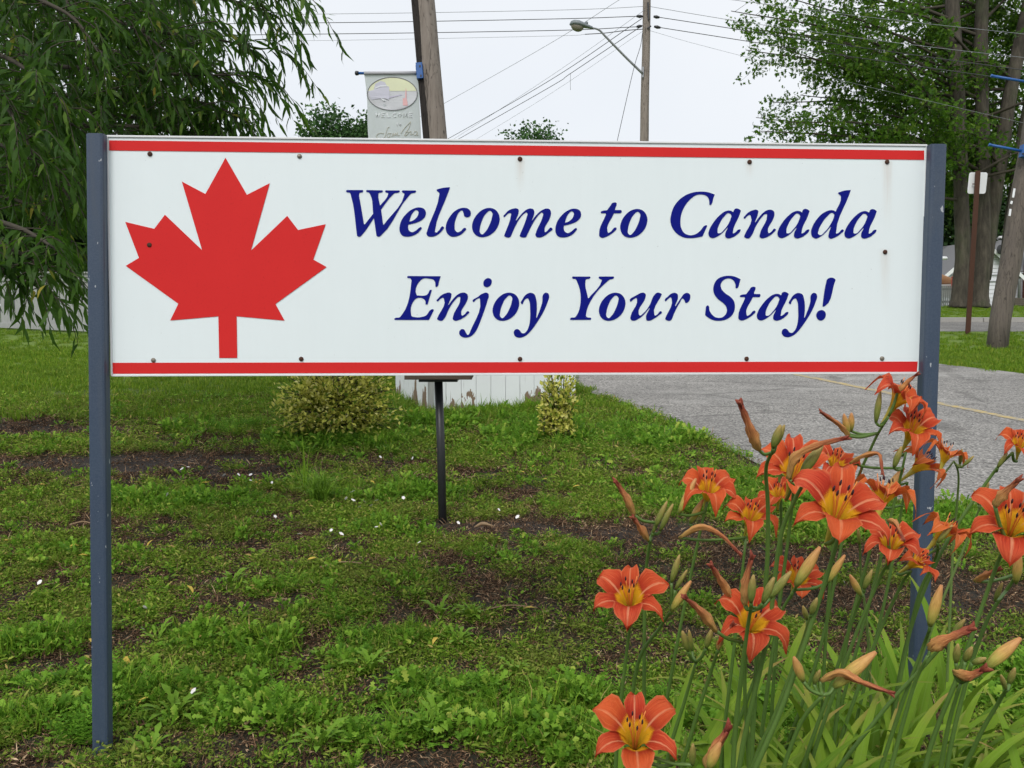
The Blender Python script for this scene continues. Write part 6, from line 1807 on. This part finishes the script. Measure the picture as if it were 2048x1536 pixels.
# keep plants off the paving
lot_poly = np.array([p for p in lot])
def inside(poly, x, y):
    r = np.zeros(len(x), bool)
    n = len(poly); j = n - 1
    for i in range(n):
        xi, yi, xj, yj = poly[i][0], poly[i][1], poly[j][0], poly[j][1]
        c = ((yi > y) != (yj > y)) & (x < (xj - xi) * (y - yi) / (yj - yi + 1e-12) + xi)
        r ^= c; j = i
    return r
def field(n, y0, y1, margin=1.12, p=1.0):
    """random ground points inside the strip of land the picture can see, a bit wider"""
    u = prng.uniform(0, 1, n)
    y = np.sqrt(y0 ** 2 + u * (y1 ** 2 - y0 ** 2))
    x = prng.uniform(-1, 1, n) * (.578 * margin * y + .25)
    keep = ~inside(lot_poly, x + prng.normal(0, .06, n), y + prng.normal(0, .06, n))
    return x[keep], y[keep]
def pick_of(prefix, n):
    ids = [IDX[k] for k in order_names if k.startswith(prefix)]
    return prng.choice(ids, n)
pts, pk_, sc_ = [], [], []
def put(prefix, x, y, keep, smin, smax, grow=None):
    m = prng.uniform(0, 1, len(x)) < keep
    x, y = x[m], y[m]
    pts.append(np.stack([x, y, ground_z(x, y)], 1)); pk_.append(pick_of(prefix, len(x)))
    s = prng.uniform(smin, smax, len(x))
    sc_.append(s if grow is None else s * grow[m])
# close weeds
for (n, y0, y1, k) in ((21000, 1.9, 6.2, 1.0), (17000, 6.2, 10.5, 1.4)):
    x, y = field(n, y0, y1); b, l = bare_amount(x, y), lush_amount(x, y)
    put('clover', x, y, np.clip((.12 + .86 * cover_amount(x, y) + .3 * l) * (1 - 1.35 * b), 0, 1), .7 * k, 1.25 * k)
    x, y = field(int(n * .75), y0, y1); b, l = bare_amount(x, y), lush_amount(x, y)
    put('mulch', x, y, np.clip(.35 + .7 * b + .3 * (1 - cover_amount(x, y)) - 1.4 * np.clip(b - .75, 0, 1) * 2, 0, 1), .7 * k, 1.2 * k)
    x, y = field(int(n * .65), y0, y1); b, l = bare_amount(x, y), lush_amount(x, y)
    put('grass', x, y, np.clip(.09 + .12 * cover_amount(x, y) + .55 * l * (vnoise(x, y, 3.0, 8) > .45) - .3 * b, 0, 1), .45 * k, 1.1 * k, .8 + .7 * l)
    x, y = field(int(n * .4), y0, y1); b, l = bare_amount(x, y), lush_amount(x, y)
    put('feather', x, y, np.clip(.05 + 1.4 * l * np.clip(vnoise(x, y, 2.2, 9) * 2.4 - .8, 0, 1), 0, 1) * (1 - b), .5 * k, 1.2 * k, .9 + .6 * l)
    x, y = field(int(n * .55), y0, y1); b, l = bare_amount(x, y), lush_amount(x, y)
    put('leafy', x, y, np.clip(.06 + 1.1 * l * np.clip(vnoise(x, y, 1.9, 31) * 2.6 - .7, 0, 1) + .25 * cover_amount(x, y) * (vnoise(x, y, 4, 32) > .62), 0, 1) * (1 - b), .5 * k, 1.15 * k, .9 + .3 * l)
    x, y = field(int(n * .28), y0, y1); b, l = bare_amount(x, y), lush_amount(x, y)
    put('broad', x, y, np.clip(.12 + 1.2 * l * np.clip(vnoise(x, y, 2.6, 12) * 2.4 - .8, 0, 1), 0, 1) * (1 - b), .5 * k, .95 * k)
scatter('weedy_ground_cover', 'low weeds, grass and dead scraps on the worn earth under the sign', 'weeds', np.concatenate(pts), np.concatenate(pk_), np.concatenate(sc_))
# mown lawn further up
pts, pk_, sc_ = [], [], []
for n, y0, y1, k in ((7500, 9.0, 16, .9), (9000, 15, 32, 1.3)):
    x, y = field(n, y0, y1, 1.05)
    road_m = (y > yr0 - .1) & (y < yr1 + .25) & (x > 1.0)
    b = bare_amount(x, y) * (y < 13)
    put('lawn', x, y, np.where(road_m, 0, 1 - .45 * b), .75 * k, 1.25 * k, 1.0 - .45 * np.clip((y - 13) / 6, 0, 1))
scatter('lawn_grass', 'short bright green lawn grass beyond the weeds and across the road', 'grass', np.concatenate(pts), np.concatenate(pk_), np.concatenate(sc_), .1)
# rank grass against the white box and along its foot
x, y = [], []
for k in range(520):
    s = pu(-.15, 1.6)
    p = bc + ux * s - uy * abs(prng.normal(0, .16)) - uy * .06
    x.append(p[0]); y.append(p[1])
for k in range(260):
    s = pu(0, 1.3)
    p = bc + uy * s - ux * (abs(prng.normal(0, .14)) + .06)
    x.append(p[0]); y.append(p[1])
x, y = np.array(x), np.array(y)
pts, pk_, sc_ = [], [], []
put('grass', x[::2], y[::2], np.ones(len(x[::2])), 1.4, 2.7); put('feather', x[1::3], y[1::3], np.ones(len(x[1::3])), 1.0, 2.1); put('broad', x[1::4], y[1::4], np.ones(len(x[1::4])), .9, 1.8)
scatter('rank_grass', 'tall rank grass and weeds round the foot of the white board box', 'grass', np.concatenate(pts), np.concatenate(pk_), np.concatenate(sc_))

# --- single weeds, fallen petals, leaves and sticks
M['dandelion'] = leafmat('dandelion_leaf', [(0.0, (0.10, 0.20, 0.02)), (.6, (0.16, 0.29, 0.03)), (1.0, (0.24, 0.36, 0.05))], .25, .45)
tooth_me = make_mesh('leaf', TOOTH[0] * np.array((1, .22, 1.6)), TOOTH[1], M['dandelion'])
lance2_me = make_mesh('leaf', LANCE[0] * np.array((1, .028, 2.2)), LANCE[1], M['dandelion'])
def weed(px, py, n, l, label, me=tooth_me, el=(.35, 1.0)):
    b = on_ground(px, py)
    if me is tooth_me: n, l = n + 5, l * .8
    root = thing('dandelion_plant' if me is tooth_me else 'plantain_plant', b, label, 'weed', 'single leafy weeds in the lawn')
    for k in range(n):
        a = k * 2.399 + pu(-.3, .3)
        off = Vector((pu(-1, 1), pu(-1, 1), 0)) * (.05 if n > 40 else .008)
        m = Matrix.Translation(Vector(b) + off) @ Matrix.Rotation(a, 4, 'Z') @ Matrix.Rotation(-pu(*el), 4, 'Y') @ Matrix.Scale(l * pu(.65, 1.15), 4)
        link('leaf', me, root, m)
weed(462, 1170, 7, .16, 'bright dandelion plant left of centre in the worn lawn')
weed(880, 1238, 8, .15, 'dandelion plant below the black pedestal')
weed(945, 1240, 8, .14, 'dandelion plant just right of the one below the pedestal')
weed(915, 1295, 7, .14, 'pale toothed dandelion in the bare patch under the pedestal')
weed(745, 1355, 8, .16, 'yellow-green dandelion in the middle foreground')
weed(315, 1275, 7, .14, 'dandelion beside the left post')
weed(640, 1320, 6, .11, 'small dandelion left of the middle foreground')
weed(350, 1440, 9, .17, 'large dandelion at the foot of the left post')
weed(640, 1500, 9, .17, 'large leafy dandelion at the bottom edge left of centre')
weed(870, 1470, 9, .18, 'large dandelion at the bottom edge near the centre')
weed(300, 1530, 6, .14, 'dandelion cut by the bottom edge beside the left post')
weed(790, 985, 8, .15, 'broad light green dandelion left of the pedestal pole', tooth_me, (.2, .7))
weed(1030, 1350, 7, .13, 'dandelion in the foreground left of the daylilies')
weed(1100, 1480, 8, .16, 'leafy dandelion at the bottom edge left of the daylilies')
weed(640, 1010, 150, .26, 'tall dark grass clump in front of the shrub', lance2_me, (.6, 1.5))
weed(610, 990, 14, .42, 'thin tall seed stalks in the grass clump', make_mesh('leaf', LANCE[0] * np.array((1, .02, .3)), LANCE[1], M['grass']), (1.1, 1.5))
weed(160, 1490, 60, .13, 'feathery bright green weed left of the left post', make_mesh('leaf', *[x for x in leaf_arrays(np.stack([np.linspace(.15, .95, 12), np.zeros(12), np.zeros(12)], 1), np.stack([np.full(12, .6), np.tile((1., -1.), 6), np.full(12, .1)], 1), np.tile((0, 0, 1.), (12, 1)), np.linspace(.34, .12, 12), np.linspace(.08, .03, 12), LANCE)], M['feather']), (.5, 1.35))
M['white_petal'] = simple('white_petal', (0.80, 0.78, 0.76), (0.70, 0.66, 0.64), 30, .6)
M['yellow_leaf'] = leafmat('fallen_yellow_leaf', [(0, (0.42, 0.28, 0.05)), (.5, (0.55, 0.42, 0.08)), (1, (0.60, 0.36, 0.08))], .15, .6)
cupv = [(0, 0, 0), (.4, -.38, .12), (.4, .38, .12), (.85, -.3, .32), (.85, .3, .32), (1.0, 0, .36), (.45, 0, .03)]
cupf = [(0, 1, 6), (0, 6, 2), (1, 3, 6), (6, 4, 2), (3, 5, 6), (6, 5, 4)]
pet_me = make_mesh('fallen_petal', cupv, cupf, M['white_petal'], True)
white = [(705, 1028), (716, 1035), (732, 1025), (740, 1032), (748, 1026), (712, 1020), (660, 1090), (688, 1092), (594, 1097), (512, 1056), (552, 1058), (1000, 1045), (1032, 1056), (808, 1022), (764, 934), (824, 936), (755, 1416), (385, 1432), (765, 1078), (752, 1080), (835, 1103),
         (295, 1250), (290, 1288), (545, 990), (540, 994), (515, 987), (505, 985), (955, 943), (700, 1010), (500, 965), (360, 955), (380, 955), (445, 970), (480, 975), (690, 1022), (1690, 1193), (870, 1500), (76, 1200), (920, 1075), (1145, 1033), (333, 1015)]
for px, py in white:
    p = on_ground(px, py) + np.array((0, 0, pu(.05, .085)))
    s = pu(.016, .027) * (1 + .05 * p[1])
    o = link('fallen_petal', pet_me, None, Matrix.Translation(Vector(p)) @ Euler((pu(-.5, .5), pu(-.9, .3), pu(0, 6.28))).to_matrix().to_4x4() @ Matrix.Scale(s, 4))
    set_props(o, 'small white fallen petal lying on the weeds', 'petal', 'white petals scattered on the weeds')
yl_me = make_mesh('fallen_leaf', LANCE[0] * np.array((1, .30, 1.2)), LANCE[1], M['yellow_leaf'], True)
yellow = [(8, 1098), (160, 1108), (310, 1092), (178, 1127), (375, 1185), (248, 1332), (182, 1300), (30, 1298), (5, 1305), (100, 1318), (875, 1300), (300, 1418), (615, 1135), (680, 1128), (1070, 1235), (1065, 945), (1085, 970), (740, 980), (525, 975), (320, 878), (1160, 985), (325, 1195), (1050, 958), (420, 975), (1980, 1175), (80, 985), (230, 965)]
for px, py in yellow:
    p = on_ground(px, py) + np.array((0, 0, pu(.04, .06)))
    o = link('fallen_leaf', yl_me, None, Matrix.Translation(Vector(p)) @ Euler((pu(-.4, .4), pu(-.3, .3), pu(0, 6.28))).to_matrix().to_4x4() @ Matrix.Scale(pu(.035, .06) * (1 + .08 * p[1]), 4))
    set_props(o, 'small yellow fallen leaf lying on the lawn', 'leaf', 'yellow leaves scattered on the lawn')
M['stick'] = simple('dry_stick', (0.20, 0.13, 0.07), (0.30, 0.21, 0.12), 20, .85)
for pa_, pb_, r, lb in (((640, 1143), (725, 1135), .006, 'dry brown stick lying left of the pedestal foot'), ((905, 970), (1000, 957), .006, 'long straw-coloured stalk lying right of the pedestal pole'),
                        ((490, 1470), (535, 1466), .006, 'short pale stick near the bottom edge beside the left post'), ((140, 1060), (185, 1056), .007, 'thin twig on the worn ground left of the left post'),
                        ((960, 1238), (1075, 1232), .004, 'thin grey twig in the bare patch below the pedestal')):
    a, b = on_ground(*pa_) + np.array((0, 0, .03)), on_ground(*pb_) + np.array((0, 0, .035))
    solo('fallen_stick', *tube(spline([a, (a + b) / 2 + np.array((0, .02, .012)), b], 4), [r * k for k in np.linspace(1, .5, 9)], 6), M['stick'], lb, 'stick', None, True)
# curled dead leaf and bits of black plastic sheet by the small shrub
cl = on_ground(965, 1068)
solo('dead_leaf', *tube(spline([cl + np.array((-.05, 0, .03)), cl + np.array((0, .01, .05)), cl + np.array((.07, -.01, .04))], 4), [.003, .007, .009, .010, .011, .010, .008, .005, .002], 7, True, .6, 3), M['stick'], 'curled brown dead leaf on the ground right of the pedestal foot', 'leaf', None, True)
M['plastic'] = simple('black_plastic_sheet', (0.012, 0.014, 0.018), (0.03, 0.034, 0.04), 14, .35, .5)
for (px, py, w, h, lb) in ((1080, 882, .38, .22, 'scrap of black plastic sheet at the foot of the narrow shrub'), (1305, 858, .55, .35, 'crumpled black plastic sheet in the grass near the asphalt')):
    c = on_ground(px, py); v, f = [], []
    n = 8
    for j in range(n + 1):
        for i in range(n + 1):
            u_, v_ = i / n - .5, j / n - .5
            e = 1 - .25 * math.sin(5 * u_ + 3 * v_)
            v.append(c + np.array((u_ * w * e, v_ * h * e, .012 + .045 * abs(math.sin(i * 1.7 + j * .9)) * (1 - 1.6 * max(abs(u_), abs(v_))) )))
    f = [(j * (n + 1) + i, j * (n + 1) + i + 1, (j + 1) * (n + 1) + i + 1, (j + 1) * (n + 1) + i) for j in range(n) for i in range(n)]
    solo('plastic_sheet', v, f, M['plastic'], lb, 'plastic sheet', None, True)
